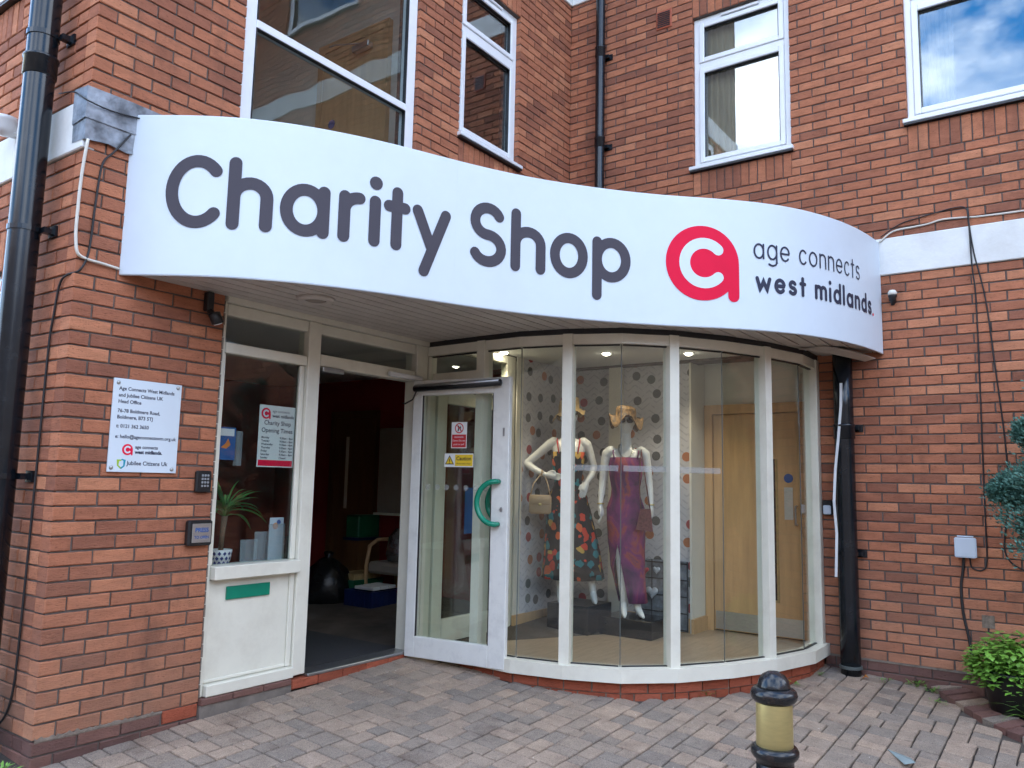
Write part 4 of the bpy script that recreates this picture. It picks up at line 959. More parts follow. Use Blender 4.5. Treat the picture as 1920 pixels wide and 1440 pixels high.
# meter box, key safe
MBX = thing('meter_box', 'small pale grey square cable box on the brick wall beside the planter', 'box', (LA, -3.46, .82))
one('case', 'grey_plastic', lambda q: q.rbox(3.393, 3.525, .001, .055, .828, .962, .010, PC), MBX)
one('lid', 'grey_plastic', lambda q: q.rbox(3.388, 3.53, .0555, .066, .822, .966, .008, PC), MBX)
one('hinge', 'grey_plastic', lambda q: q.rbox(3.405, 3.51, .03, .05, .967, .978, .003, PC), MBX)
KS = thing('key_safe', 'small grey and black key safe beside the bay window', 'key safe', (LA, -2.49, 1.09))
one('body', 'black_plastic', lambda q: q.rbox(2.458, 2.535, .001, .04, 1.085, 1.205, .010, PC), KS)
one('cover', 'grey_plastic', lambda q: q.rbox(2.466, 2.527, .0405, .055, 1.093, 1.165, .008, PC), KS)
one('dial', 'black_plastic', lambda q: q.rbox(2.478, 2.515, .0405, .052, 1.172, 1.192, .004, PC), KS)

# ------------------------------------------------------------------ pipes and cables
def pipe(label, cx, cy, r, z0, z1, joints, brackets, wall_x, kick=None):
    t = thing('downpipe', label, 'pipe', (cx, cy, z0))
    one('pipe', 'black_pipe', lambda q: q.tube([(cx, cy, z0)] + [(cx, cy, z0 + (z1 - z0) * k / 6) for k in range(1, 7)], r, 24), t, True)
    for z in joints: one('collar', 'black_pipe', lambda q: q.lathe([(r * 1.01, -.06), (r * 1.10, -.055), (r * 1.10, .035), (r * 1.17, .04), (r * 1.17, .052), (r * 1.10, .056), (r * 1.02, .06)], (cx, cy, z), 24), t, True)
    for z in brackets:
        one('bracket', 'black_pipe', lambda q: (q.lathe([(r * 1.02, -.014), (r * 1.07, -.014), (r * 1.07, .014), (r * 1.02, .014)], (cx, cy, z), 24), q.box(cx + r * .7, wall_x, cy - r - .028, cy - r + .012, z - .016, z + .016), q.box(wall_x - .012, wall_x, cy - r - .05, cy - r + .03, z - .03, z + .03)), t)
    return t
pipe('thick black drainpipe on the brick return wall beside the plaque pier', -.115, .352, .077, ground_z(-.1, .3) - .05, ZT, (3.50,), (3.68, 2.58, 1.27), -.001)
pipe('thin black drainpipe on the upper brick wall above the white sign', LA - .085, -.405, .048, 3.25, ZT, (5.66, 4.70), (5.62, 4.66), LA)
p3 = pipe('black drainpipe running down the brick wall to the right of the bay window', LA - .095, -2.655, .074, ground_z(4.7, -2.65) - .02, 2.37, (1.75,), (1.78, .80), LA)
one('collar', 'seal_grey', lambda q: q.lathe([(.076, -.012), (.084, -.01), (.084, .01), (.076, .012)], (LA - .095, -2.655, ground_z(4.7, -2.65) + .055), 24), p3)
def ribbon(pts, w, th=.003):
    mb = MB(); pts = [Vector(p) for p in pts]; vs = []; fs = []
    for p in pts: vs += [p + Vector((0, -w / 2, 0)), p + Vector((0, w / 2, 0)), p + Vector((-th, w / 2, 0)), p + Vector((-th, -w / 2, 0))]
    for i in range(len(pts) - 1):
        for k in range(4): fs.append((4 * i + k, 4 * i + (k + 1) % 4, 4 * i + 4 + (k + 1) % 4, 4 * i + 4 + k))
    mb.add(vs, fs); return mb
XR = LA - .095 - .076
tag(ribbon([(XR, -2.66, 2.13), (XR - .004, -2.655, 1.95), (XR - .004, -2.63, 1.70), (XR - .003, -2.60, 1.45), (XR - .008, -2.585, 1.20), (XR + .006, -2.595, .95), (XR + .004, -2.582, .62)], .020).build('tape_strip', 'tape_white'), 'strip of white tape hanging down the black pipe by the bay', 'tape')
def cable(name, label, pts, r, m='cable_black'):
    # smooth through the points
    P3 = [Vector(p) for p in pts]; ext = [2 * P3[0] - P3[1]] + P3 + [2 * P3[-1] - P3[-2]]; o = []
    for i in range(1, len(ext) - 2):
        a, b, c, d = ext[i - 1:i + 3]
        for k in range(6):
            t = k / 6; o.append(.5 * ((2 * b) + (c - a) * t + (2 * a - 5 * b + 4 * c - d) * t * t + (3 * b - a - 3 * c + d) * t ** 3))
    o.append(P3[-1]); mb = MB(); mb.tube(o, r, 6)
    return tag(mb.build(name, m, None, True), label, 'cable')
c = lambda u, z, d=.008: (LA - d, -u, z)
cable('cable', 'straight black cable running down the brick wall into the grey box', [c(3.578, 3.45, .03), c(3.585, 3.0, .024), c(3.599, 2.737), c(3.597, 2.1), c(3.592, 1.54), c(3.588, 1.077), c(3.585, .80), c(3.55, .735), c(3.49, .75), c(3.478, .82)], .0055)
cable('cable', 'slanting black cable spreading away down the brick wall behind the conifer', [c(3.57, 3.44, .03), c(3.60, 3.1, .024), c(3.66, 2.73), c(3.70, 2.2), c(3.737, 1.656), c(3.74, 1.3), c(3.717, 1.083), c(3.699, .894), c(3.75, .79), c(3.90, .72)], .0055)
cable('cable', 'black cable dropping from the grey box into the planter', [c(3.442, .83, .02), c(3.43, .72), c(3.414, .607), c(3.42, .42), c(3.449, .252, .012), c(3.47, .08, .03)], .010)
cable('cable', 'pale cable draped along the top of the white band', [c(2.95, 3.27, .03), c(3.05, 3.345, .02), c(3.2, 3.36), c(3.299, 3.367), c(3.40, 3.385), c(3.519, 3.378), c(3.75, 3.36), c(4.6, 3.345)], .007, 'cable_white')
cable('cable', 'thin black cable looping over the band behind the pale cable', [c(2.96, 3.31, .03), c(3.10, 3.40), c(3.25, 3.43), c(3.45, 3.46), c(3.54, 3.46), c(3.575, 3.42, .02)], .0045)
cable('cable', 'cream cable bent round the pier corner below the lead flashing', [(-.004, -.024, 3.04), (-.014, -.012, 2.838), (-.016, -.008, 2.6), (-.013, -.010, 2.50), (.0, -.016, 2.425), (.05, -.012, 2.405), (.13, -.012, 2.40), (.225, -.012, 2.392)], .008, 'cable_white')
cable('cable', 'thin black cable running from the sign end down the pier corner', [(.217, -.03, 3.146), (.14, -.014, 3.02), (.088, -.010, 2.932), (.07, -.010, 2.7), (.058, -.010, 2.454), (.02, -.014, 2.34), (-.010, .06, 2.315), (-.010, .13, 2.27), (-.010, .165, 2.1), (-.010, .186, 1.949), (-.010, .193, 1.39), (-.010, .206, .452), (-.010, .23, .18), (-.014, .30, .05), (-.016, .40, .0)], .006)
cable('cable', 'thin wire stretched from the lead flashing back along the return wall', [(.30, -.035, 3.26), (.10, -.034, 3.235), (-.035, -.03, 3.245), (-.03, .12, 3.33), (-.012, .34, 3.39)], .004)

# ------------------------------------------------------------------ notices on the glass
OT = thing('opening_times_notice', 'white opening times notice with red footer on the window beside the doorway', 'notice', (1.38, .065, 1.36))
one('sheet', 'paper', lambda q: q.box(1.238, 1.522, -.066, -.0645, 1.357, 1.754, PA), OT)
a_logo(PA, 1.288, 1.700, .036, OT, d=-.0638, step=.0004)
printed([('age connects', 1.338, 1.710, .026), ('west midlands', 1.338, 1.678, .030, 'LEFT', .0008), ('Charity Shop', 1.383, 1.628, .040, 'CENTER', .0006), ('Opening Times', 1.383, 1.580, .040, 'CENTER', .0006)]
        + [(dn, 1.262, 1.540 - i * .0215, .019, 'LEFT', .0005) for i, dn in enumerate(('Monday', 'Tuesday', 'Wednesday', 'Thursday', 'Friday', 'Saturday', 'Sunday'))]
        + [(dn, 1.405, 1.540 - i * .0215, .019, 'LEFT', .0005) for i, dn in enumerate(('9:30am - 4pm',) * 6 + ('Closed',))], PA, -.0638, 'sign_slate', OT)
one('footer', 'sign_red', lambda q: q.box(1.246, 1.514, -.0642, -.0636, 1.364, 1.402, PA), OT)
DS = thing('door_notice', 'red and white prohibition notice about automatic doors on the open door glass', 'notice', (2.6, -.45, 1.535))
one('sheet', 'paper', lambda q: q.box(.345, .478, -.0195, -.0185, 1.535, 1.728, PDR), DS)
one('red_field', 'red_print', lambda q: q.box(.351, .472, -.0184, -.0178, 1.541, 1.636, PDR), DS)
mb = MB(); stroke(mb, arc(.4115, 1.683, .034, .034, 0, 360, 30), .008, PDR, -.0178); stroke(mb, [(.389, 1.707), (.434, 1.659)], .007, PDR, -.0174); flat_build(mb, 'prohibition_ring', 'red_print', DS)
mb = MB(); stroke(mb, [(.402, 1.664), (.406, 1.684), (.406, 1.699)], .010, PDR, -.0182); stroke(mb, [(.406, 1.690), (.422, 1.688)], .007, PDR, -.0181); stroke(mb, [(.424, 1.662), (.424, 1.700)], .006, PDR, -.0180); flat_build(mb, 'pictogram', 'black_print', DS)
printed([('Automatic', .4115, 1.612, .019, 'CENTER'), ('Doors Do not', .4115, 1.585, .019, 'CENTER'), ('push or pull', .4115, 1.558, .019, 'CENTER')], PDR, -.0172, 'white_print', DS)
CS = thing('caution_notice', 'yellow and white caution notice on the open door glass', 'notice', (2.6, -.42, 1.396))
one('sheet', 'paper', lambda q: q.box(.290, .540, -.0195, -.0185, 1.396, 1.496, PDR), CS)
one('yellow_field', 'yellow_print', lambda q: q.box(.383, .534, -.0184, -.0178, 1.404, 1.488, PDR), CS)
def tri(q, r, d):
    q.add([PDR(.335 + r * math.cos(R(a)), d, 1.438 + r * math.sin(R(a))) for a in (90, 210, 330)], [(0, 1, 2)])
one('triangle', 'black_print', lambda q: tri(q, .046, -.0182), CS); one('triangle', 'yellow_print', lambda q: tri(q, .034, -.0178), CS)
printed([('!', .335, 1.421, .05, 'CENTER', .001), ('Caution', .458, 1.446, .040, 'CENTER', .0008), ('Automatic door', .458, 1.416, .019, 'CENTER')], PDR, -.0174, 'black_print', CS)
BP = thing('blue_leaflet', 'blue and white leaflet in a clear holder inside the window left of the notice', 'leaflet', (1.08, .18, 1.39))
one('sheet', 'blue_print', lambda q: q.box(1.00, 1.155, -.182, -.180, 1.395, 1.60, PA), BP)
one('banner', 'white_print', lambda q: q.box(1.012, 1.143, -.1798, -.179, 1.545, 1.59, PA), BP)
one('shape', 'orange_print', lambda q: q.add([PA(1.05, -.179, 1.47), PA(1.09, -.179, 1.465), PA(1.12, -.179, 1.49), PA(1.10, -.179, 1.53), PA(1.085, -.179, 1.50)], [(0, 1, 2, 3, 4)]), BP)
one('holder', 'clear_acrylic', lambda q: (q.box(1.16, 1.20, -.20, -.17, 1.36, 1.58, PA),), BP)

# ------------------------------------------------------------------ inside: display bay and lobby
ins = miter(BV, -.085)
one('display_floor', 'wood_floor', lambda q: q.prism([(p.x, p.y) for p in ins] + [(5.25, -2.42), (5.25, .0), (2.75, .0)], -.05, .0), None)['kind'] = 'structure'
struct(bpy.data.objects['display_floor'])
struct(one('ceiling', 'ceiling_white', lambda q: q.prism([(p.x, p.y) for p in ins] + [(5.28, -2.44), (5.28, .06), (2.75, .06)], 2.44, 2.56)))
struct(one('lobby_floor', 'light_wood', lambda q: q.box(.25, 4.6, .1, 6.1, -.06, -.002)))
struct(one('lobby_ceiling', 'ceiling_white', lambda q: q.box(.25, 4.6, .1, 6.1, 2.45, 2.56)))
struct(one('lobby_wall', 'wall_red', lambda q: (q.box(4.6, 4.7, .14, 6.1, -.06, 2.56), q.box(.25, 4.6, 4.2, 4.3, -.06, 2.56), q.box(.241, .30, .1, 4.2, -.06, 2.56))))
tag(one('door_mat', 'carpet', lambda q: q.box(1.3, 3.9, .13, 1.76, -.0018, .006)), 'dark grey entrance mat lying just inside the open doorway', 'mat')
WPW = struct(one('display_wall', 'wallpaper', lambda q: (q.box(4.075, 4.95, .0, .10, .0, 2.44), q.box(4.92, 5.0, -1.28, .0, .0, 2.44))))
struct(one('display_pier', 'wall_cream', lambda q: (q.box(3.975, 4.074, -.004, .10, .0, 2.44), q.box(4.895, 5.0, -1.30, -1.281, .0, 2.44), q.box(5.0, 5.22, -1.30, -1.20, .0, 2.44), q.box(4.86, 4.919, -.60, -.47, .0, 2.44))))
struct(one('skirting', 'light_wood', lambda q: (q.box(4.05, 4.9195, -.022, -.0045, .0, .125), q.box(3.955, 4.05, -.022, -.0045, .0, .125), q.box(4.897, 4.9195, -1.28, -.61, .0, .125), q.box(4.872, 5.2, -1.325, -1.301, .0, .125), q.box(5.16, 5.21, -2.42, -2.28, .0, .125))))
struct(one('inner_wall', 'wall_cream', lambda q: (q.box(5.24, 5.30, -2.44, -1.2, 2.05, 2.44), q.box(5.24, 5.30, -2.46, -2.26, .0, 2.05), q.box(LA + .01, 5.3, -2.52, -2.46, .0, 2.56))))
# inner wooden door with frame, vision strip, kick plate
ID = thing('inner_door', 'light oak flush door with steel kick plate at the back of the bay window', 'door', (5.22, -1.75, 0))
one('leaf', 'light_wood', lambda q: q.box(5.215, 5.255, -2.19, -1.385, .012, 1.96), ID)
df = one('frame', 'light_wood', lambda q: (q.box(5.19, 5.26, -1.381, -1.305, .0, 2.05), q.box(5.19, 5.26, -2.26, -2.194, .0, 2.05), q.box(5.19, 5.26, -2.194, -1.381, 1.964, 2.05)), ID)
one('vision_strip', 'straw', lambda q: (q.box(5.210, 5.2148, -1.975, -1.955, .30, 1.55), q.box(5.210, 5.2148, -1.86, -1.845, .30, 1.55), q.box(5.210, 5.2148, -1.955, -1.86, .30, .32)), ID)
one('vision_glass', 'black_gloss', lambda q: q.box(5.211, 5.2147, -1.955, -1.86, .32, 1.55), ID)
one('kick_plate', 'brushed_steel', lambda q: q.box(5.2115, 5.2148, -2.18, -1.395, .02, .175), ID)
one('push_plate', 'brushed_steel', lambda q: q.box(5.2115, 5.2148, -2.105, -2.03, 1.02, 1.30), ID)
one('fire_disc', 'blue_print', lambda q: q.lathe([(.04, 0), (.04, .003)], n=20, P=lambda x, y, z: (5.2148 - z, -2.07 + x, 1.38 + y)), ID)
one('handle', 'grey_metal', lambda q: q.tube([(5.2, -2.14, .98), (5.16, -2.14, .98), (5.16, -2.14, 1.14), (5.2, -2.14, 1.14)], .009), ID)
# inner glazed screen between the display and the lobby
SCR = thing('glazed_screen', 'pale framed glazed screen standing behind the open door leaf', 'screen', (3.35, .03, 0))
def sc(name, *a, m='cream_paint'): one(name, m, lambda q: q.rbox(*a, .004), SCR)
sc('post', 2.76, 2.86, .0, .07, .001, 2.43); sc('post', 3.82, 3.95, .0, .07, .001, 2.43); sc('stile', 2.90, 3.02, .01, .06, .02, 2.03); sc('stile', 3.66, 3.80, .01, .06, .02, 2.03)
sc('rail', 3.021, 3.659, .01, .06, .02, .20); sc('rail', 3.021, 3.659, .01, .06, 1.92, 2.03); sc('transom', 2.861, 3.819, .0, .07, 2.045, 2.12); sc('head', 2.861, 3.819, .0, .07, 2.36, 2.43)
one('pane', 'glass', lambda q: q.box(3.02, 3.66, .032, .038, .2, 1.92), SCR); one('pane', 'glass', lambda q: q.box(2.86, 3.82, .032, .038, 2.12, 2.36), SCR)
tag(one('safety_notice', 'blue_print', lambda q: q.box(3.30, 3.42, .028, .0305, .86, 1.24)), 'dark blue mandatory notice on the glazed screen behind the door leaf', 'notice')
# downlights
for k, (x, y, w) in enumerate(((3.687, -.055, 'leftmost, above the glazed screen'), (4.163, -.825, 'middle one, above the two mannequins'), (4.496, -1.45, 'rightmost, in front of the oak door'))):
    t = thing('downlight', 'lit round ceiling downlight, ' + w, 'lamp', (x, y, 2.43), 'lit downlights in the display ceiling')
    one('bezel', 'white_plastic', lambda q: q.lathe([(.036, .0095), (.05, .0095), (.047, .004), (.036, .004)], (x, y, 2.43), 22), t)
    one('lamp', 'downlight', lambda q: q.lathe([(.0, -.012), (.02, -.010), (.032, -.003), (.036, .0092)], (x, y, 2.43), 18), t, True)
    ld = bpy.data.lights.new('downlight_beam', 'SPOT'); ld.energy = 4.5; ld.color = (1.0, .86, .66); ld.spot_size = R(110); ld.spot_blend = .8; ld.shadow_soft_size = .035
    lo = bpy.data.objects.new('downlight_beam', ld); COL.objects.link(lo); lo.parent = t; lo.matrix_parent_inverse = Matrix.Translation(-ROOT[t.name]); lo.location = (x, y, 2.405)
# plinths
tag(one('display_plinth', 'black_gloss', lambda q: q.rbox(4.175, 4.60, -.655, -.235, .0, .240, .006)), 'taller glossy black plinth under the mannequin in the floral dress', 'plinth')
tag(one('display_plinth', 'black_gloss', lambda q: q.rbox(4.335, 4.70, -1.175, -.675, .0, .155, .006)), 'lower glossy black plinth under the mannequin in the purple dress', 'plinth')
# wire display grid with fabric hearts
GRD = thing('wire_grid', 'black wire display grid leaning on the wallpapered wall', 'display grid', (4.87, -1.03, 0))
one('wires', 'black_plastic', lambda q: ([q.tube([(4.885, -.80 - i * .115, .01), (4.885, -.80 - i * .115, .62)], .005, 5) for i in range(5)], [q.tube([(4.879, -.795, .02 + i * .145), (4.879, -1.265, .02 + i * .145)], .005, 5) for i in range(5)]), GRD)
one('backing_board', 'lead', lambda q: q.box(4.892, 4.8955, -1.265, -.795, .005, .62), GRD)
def heart(label, y, z, s, m):
    pts = []
    for k in range(28):
        t = 2 * math.pi * k / 28; pts.append((16 * math.sin(t) ** 3 / 17 * s, (13 * math.cos(t) - 5 * math.cos(2 * t) - 2 * math.cos(3 * t) - math.cos(4 * t)) / 17 * s))
    mb = MB(); n = len(pts)
    ring = lambda d, k: [(4.868 - d, y - a * k, z + b * k) for a, b in pts]
    vs = ring(.0, .8) + ring(.012, 1.0) + ring(.024, .75) + [(4.866, y, z), (4.840, y, z)]
    fs = [(i, (i + 1) % n, n + (i + 1) % n, n + i) for i in range(n)] + [(n + i, n + (i + 1) % n, 2 * n + (i + 1) % n, 2 * n + i) for i in range(n)] + [(3 * n, (i + 1) % n, i) for i in range(n)] + [(3 * n + 1, 2 * n + i, 2 * n + (i + 1) % n) for i in range(n)]
    mb.add(vs, fs); tag(mb.build('fabric_heart', m, None, True), label, 'ornament', 'fabric hearts on the wire grid')
heart('red checked fabric heart at the top of the wire grid', -.865, .52, .036, 'heart_red')
heart('pale grey fabric heart beside the red checked one', -.975, .53, .040, 'heart_grey'); heart('large grey fabric heart low on the wire grid', -.93, .33, .065, 'heart_grey'); heart('red fabric heart half hidden by the mullion', -1.13, .27, .045, 'heart_red')

# ------------------------------------------------------------------ mannequins
def chain(mb, pts, rad, n=12):
    """closed capsule chain through pts"""
    pts = [Vector(p) for p in pts]; P2, R2 = [], []
    d0 = (pts[0] - pts[1]).normalized(); d1 = (pts[-1] - pts[-2]).normalized()
    for k in (0, .5, .85): P2.append(pts[0] + d0 * rad[0] * math.cos(math.asin(min(1, .02 + k)))); R2.append(rad[0] * (.02 + k))
    P2 += pts; R2 += list(rad)
    for k in (.85, .5, 0): P2.append(pts[-1] + d1 * rad[-1] * math.cos(math.asin(min(1, .02 + k)))); R2.append(rad[-1] * (.02 + k))
    mb.tube(P2, R2, n)
def loft(mb, rings, n=20, close=True):
    """rings: (cx, cy, z, rx, ry)"""
    vs = []; fs = []
    for cx, cy, z, rx, ry in rings:
        for k in range(n):
            t = 2 * math.pi * k / n; vs.append((cx + rx * math.cos(t), cy + ry * math.sin(t), z))
    for i in range(len(rings) - 1):
        for k in range(n): fs.append((i * n + k, i * n + (k + 1) % n, (i + 1) * n + (k + 1) % n, (i + 1) * n + k))
    if close: fs.append(tuple(range(n - 1, -1, -1))); fs.append(tuple((len(rings) - 1) * n + k for k in range(n)))
    mb.add(vs, fs)
def hand(mb, wrist, dirv, side, s=1.0):
    """relaxed hand: wrist point, direction of fingers, side vector of the thumb"""
    w = Vector(wrist); d = Vector(dirv).normalized(); t = (Vector(side) - d * Vector(side).dot(d)).normalized(); nrm = d.cross(t)
    palm = w + d * .045
    chain(mb, [w, w + d * .035, w + d * .075], [.021, .027, .026], 10); chain(mb, [w + d * .03 + t * .012, w + d * .075 + t * .018], [.018, .016], 8); chain(mb, [w + d * .03 - t * .014, w + d * .07 - t * .018], [.016, .014], 8)
    for k, (o, ln) in enumerate(((.026, .070), (.009, .078), (-.009, .073), (-.025, .058))):
        b = w + d * .08 + t * o; c1 = b + d * ln * .5 + nrm * .006; c2 = c1 + d * ln * .42 + nrm * .022
        chain(mb, [b, c1, c2], [.0088, .0082, .0068], 8)
    b = w + d * .025 + t * .024; chain(mb, [b, b + d * .03 + t * .020, b + d * .062 + t * .022 + nrm * .010], [.0105, .0095, .008], 8)
def voxel_body(mb, xf, name, m, parent, vox=.0058, smooth=5):
    me = bpy.data.meshes.new('tmp'); me.from_pydata(mb.v, [], mb.f); me.update(); fix_normals(me)
    ob = bpy.data.objects.new('tmp', me); COL.objects.link(ob)
    rm = ob.modifiers.new('r', 'REMESH'); rm.mode = 'VOXEL'; rm.voxel_size = vox
    sm = ob.modifiers.new('s', 'SMOOTH'); sm.iterations = smooth; sm.factor = .5
    dg = bpy.context.evaluated_depsgraph_get(); new = bpy.data.meshes.new_from_object(ob.evaluated_get(dg))
    bpy.data.objects.remove(ob); bpy.data.meshes.remove(me)
    new.transform(xf); new.materials.clear(); new.materials.append(M[m]); new.name = name
    new.polygons.foreach_set('use_smooth', [True] * len(new.polygons))
    return link(name, new, parent)
def facing(P):
    dv = Vector((CAM.x - P[0], CAM.y - P[1], 0)).normalized(); f = -dv; r = Vector((f.y, -f.x, 0))
    return Matrix(((r.x, f.x, 0, P[0]), (r.y, f.y, 0, P[1]), (0, 0, 1, P[2]), (0, 0, 0, 1)))
def part(name, m, fn, xf, parent, smooth=True):
    mb = MB(); fn(mb); mb.v = [tuple(xf @ Vector(v)) for v in mb.v]; return mb.build(name, m, parent, smooth)
def head(mb, z, dx=0.0, s=1.0):
    """faceless egg head with a hint of brow, nose and chin"""
    loft(mb, [(dx, .0, z - .115 * s, .010, .010), (dx, -.012, z - .108 * s, .034, .040), (dx, -.012, z - .085 * s, .052, .062), (dx, -.006, z - .05 * s, .064, .080), (dx, .0, z, .072, .093), (dx, .004, z + .05 * s, .074, .097), (dx, .006, z + .085 * s, .062, .080), (dx, .006, z + .108 * s, .034, .042), (dx, .006, z + .114 * s, .008, .008)], 20)
    chain(mb, [(dx, -.088, z + .012), (dx, -.102, z - .028)], [.008, .013], 8)
    for s2 in (-1, 1): chain(mb, [(dx + s2 * .072, .01, z + .01), (dx + s2 * .070, .008, z - .028)], [.012, .009], 8)
def torso(mb, dx=0.0):
    loft(mb, [(dx, 0, .80, .05, .05), (dx, 0, .83, .13, .095), (dx, .006, .90, .158, .112), (dx, .004, .98, .140, .100), (dx, 0, 1.06, .112, .084), (dx, -.004, 1.13, .112, .085), (dx, -.012, 1.22, .132, .102), (dx, -.012, 1.30, .140, .105), (dx, -.002, 1.38, .146, .085), (dx, .004, 1.425, .135, .065), (dx, .006, 1.455, .085, .055), (dx, .004, 1.47, .05, .05)], 24)
    for s2 in (-1, 1): chain(mb, [(dx + s2 * .062, -.066, 1.265), (dx + s2 * .06, -.084, 1.262)], [.055, .042], 12)
    chain(mb, [(dx, .004, 1.44), (dx, -.004, 1.56)], [.052, .046], 14)
# --- floral dress mannequin, hand on hip
X1 = facing((4.315, -.352, .2425))
M1 = thing('mannequin', 'white mannequin in a black and red floral dress with hand on hip', 'mannequin', (4.335, -.385, .24))
b1 = MB(); torso(b1); head(b1, 1.665)
for s2 in (-1, 1): chain(b1, [(s2 * .135, .0, 1.425), (s2 * .165, .004, 1.40)], [.05, .047], 12)
chain(b1, [(-.165, .004, 1.41), (-.26, .03, 1.33), (-.385, .04, 1.225)], [.046, .040, .034]); chain(b1, [(-.385, .04, 1.225), (-.30, -.03, 1.17), (-.205, -.09, 1.125)], [.034, .031, .022]); hand(b1, (-.205, -.09, 1.125), (1, -.15, -.12), (0, -.2, 1))
chain(b1, [(.165, .004, 1.41), (.20, .02, 1.32), (.235, .03, 1.20)], [.046, .039, .034]); chain(b1, [(.235, .03, 1.20), (.215, -.02, 1.13), (.17, -.09, 1.07)], [.034, .030, .022]); hand(b1, (.17, -.09, 1.07), (-.35, -.2, -1), (-1, 0, 0))
chain(b1, [(-.075, .0, .86), (-.085, -.01, .66), (-.07, -.015, .48), (-.06, .0, .30), (-.055, .0, .10)], [.085, .068, .050, .048, .030]); chain(b1, [(-.055, .004, .09), (-.055, -.02, .06), (-.055, -.085, .022), (-.055, -.13, .014)], [.030, .032, .026, .014])
chain(b1, [(.075, .0, .86), (.12, -.01, .66), (.17, -.015, .48), (.20, .0, .30), (.235, .0, .10)], [.085, .068, .050, .048, .030]); chain(b1, [(.235, .004, .09), (.24, -.02, .06), (.25, -.085, .022), (.255, -.13, .014)], [.030, .032, .026, .014])
voxel_body(b1, X1, 'body', 'mannequin', M1)
def skirt(b, rings, n=40, amp=.0, lobes=9, hem=.0):
    vs = []; fs = []
    for i, (cx, cy, z, rx, ry) in enumerate(rings):
        a = amp * (i / (len(rings) - 1)) ** 1.3
        for k in range(n):
            t = 2 * math.pi * k / n; w = 1 + a * math.sin(lobes * t + .7 * math.sin(2 * t)); vs.append((cx + rx * math.cos(t) * w, cy + ry * math.sin(t) * w, z))
    m = len(rings); off = len(vs)
    for i in range(m - 1):
        for k in range(n): fs.append((i * n + k, i * n + (k + 1) % n, (i + 1) * n + (k + 1) % n, (i + 1) * n + k))
    vs += [(x * .985 if i >= 0 else x, y * .985, z) for i, (x, y, z) in enumerate(vs)]
    fs += [tuple(reversed([q + off for q in f])) for f in list(fs)]
    for k in range(n):
        fs.append(((m - 1) * n + k, (m - 1) * n + (k + 1) % n, off + (m - 1) * n + (k + 1) % n, off + (m - 1) * n + k)); fs.append((k, off + k, off + (k + 1) % n, (k + 1) % n))
    b.add(vs, fs)
part('dress', 'floral_cloth', lambda b: skirt(b, [(0, -.015, 1.335, .150, .122), (0, -.014, 1.27, .152, .146), (0, -.012, 1.20, .144, .130), (0, -.004, 1.10, .122, .097), (0, 0, 1.04, .128, .10), (.0, .004, .93, .170, .125), (.01, .004, .82, .195, .15), (.03, .0, .62, .225, .18), (.045, .0, .42, .25, .20), (.055, .0, .205, .275, .215)], amp=.05), X1, M1)
for s2 in (-1, 1): part('dress_strap', 'heart_red', lambda b: b.tube([(s2 * .085, -.125, 1.32), (s2 * .10, -.085, 1.41), (s2 * .105, -.01, 1.458), (s2 * .09, .08, 1.38)], .007, 6), X1, M1)
def hat(b, z, tilt=.0, brim=.20, crown=.095, ch=.12, wave=.0, dx=0, lob=5):
    prof = [(0.0, ch), (crown * .6, ch), (crown * .93, ch * .86), (crown, ch * .5), (crown * 1.02, 0.0), (crown * 1.25, -.012), (brim * .8, -.03), (brim, -.045)]
    n = 36; vs = []; fs = []
    for layer in (0, -.006):
        for i, (r, h) in enumerate(prof):
            for k in range(n):
                t = 2 * math.pi * k / n; wv = wave * math.sin(lob * t + 1) * max(0, (r - crown)) / max(.001, brim - crown) * .05
                vs.append((dx + r * math.cos(t), r * math.sin(t) * 1.1, z + h + layer + wv + tilt * r * math.cos(t)))
    m = len(prof)
    for layer in (0, 1):
        o = layer * m * n
        for i in range(m - 1):
            for k in range(n):
                f = (o + i * n + k, o + i * n + (k + 1) % n, o + (i + 1) * n + (k + 1) % n, o + (i + 1) * n + k); fs.append(f if not layer else tuple(reversed(f)))
    for k in range(n): fs.append(((m - 1) * n + k, (m - 1) * n + (k + 1) % n, (2 * m - 1) * n + (k + 1) % n, (2 * m - 1) * n + k))
    b.add(vs, fs)
part('hat', 'straw', lambda b: hat(b, 1.715, tilt=.22, brim=.15, wave=.5), X1, M1)
part('sunglasses', 'black_gloss', lambda b: [(b.lathe([(.001, .0), (.030, .002), (.031, .006), (.001, .008)], n=16, P=lambda x, y, z: (s2 * .034 + x, -.098 - z, 1.672 + y * .8)), b.tube([(s2 * .062, -.092, 1.68), (s2 * .078, .01, 1.685)], .004, 5)) for s2 in (-1, 1)], X1, M1)
part('bangle', 'tan_leather', lambda b: b.tube([(-.235 + .0, -.075 + .030 * math.sin(t), 1.135 + .030 * math.cos(t)) for t in [2 * math.pi * k / 12 for k in range(13)]], .007, 6), X1, M1)
# shoulder bag on its arm
def bag(b, cx, cy, z, w, h, d): b.rbox(cx - w / 2, cx + w / 2, cy - d / 2, cy + d / 2, z, z + h, .018)
HB = thing('handbag', 'small tan leather handbag hanging beside the floral dress', 'handbag', tuple(X1 @ Vector((-.23, -.15, .78))))
part('body', 'tan_leather', lambda b: bag(b, -.245, -.15, .775, .20, .17, .06), X1, HB)
part('flap', 'tan_leather', lambda b: b.rbox(-.335, -.155, -.188, -.181, .86, .945, .003), X1, HB)
part('clasp', 'brass', lambda b: b.rbox(-.258, -.232, -.193, -.1885, .85, .872, .002), X1, HB)
part('strap', 'tan_leather', lambda b: b.tube([(-.335, -.15, .93), (-.31, -.12, 1.04), (-.225, -.095, 1.155), (-.18, -.12, 1.04), (-.155, -.15, .93)], .007, 6), X1, HB)
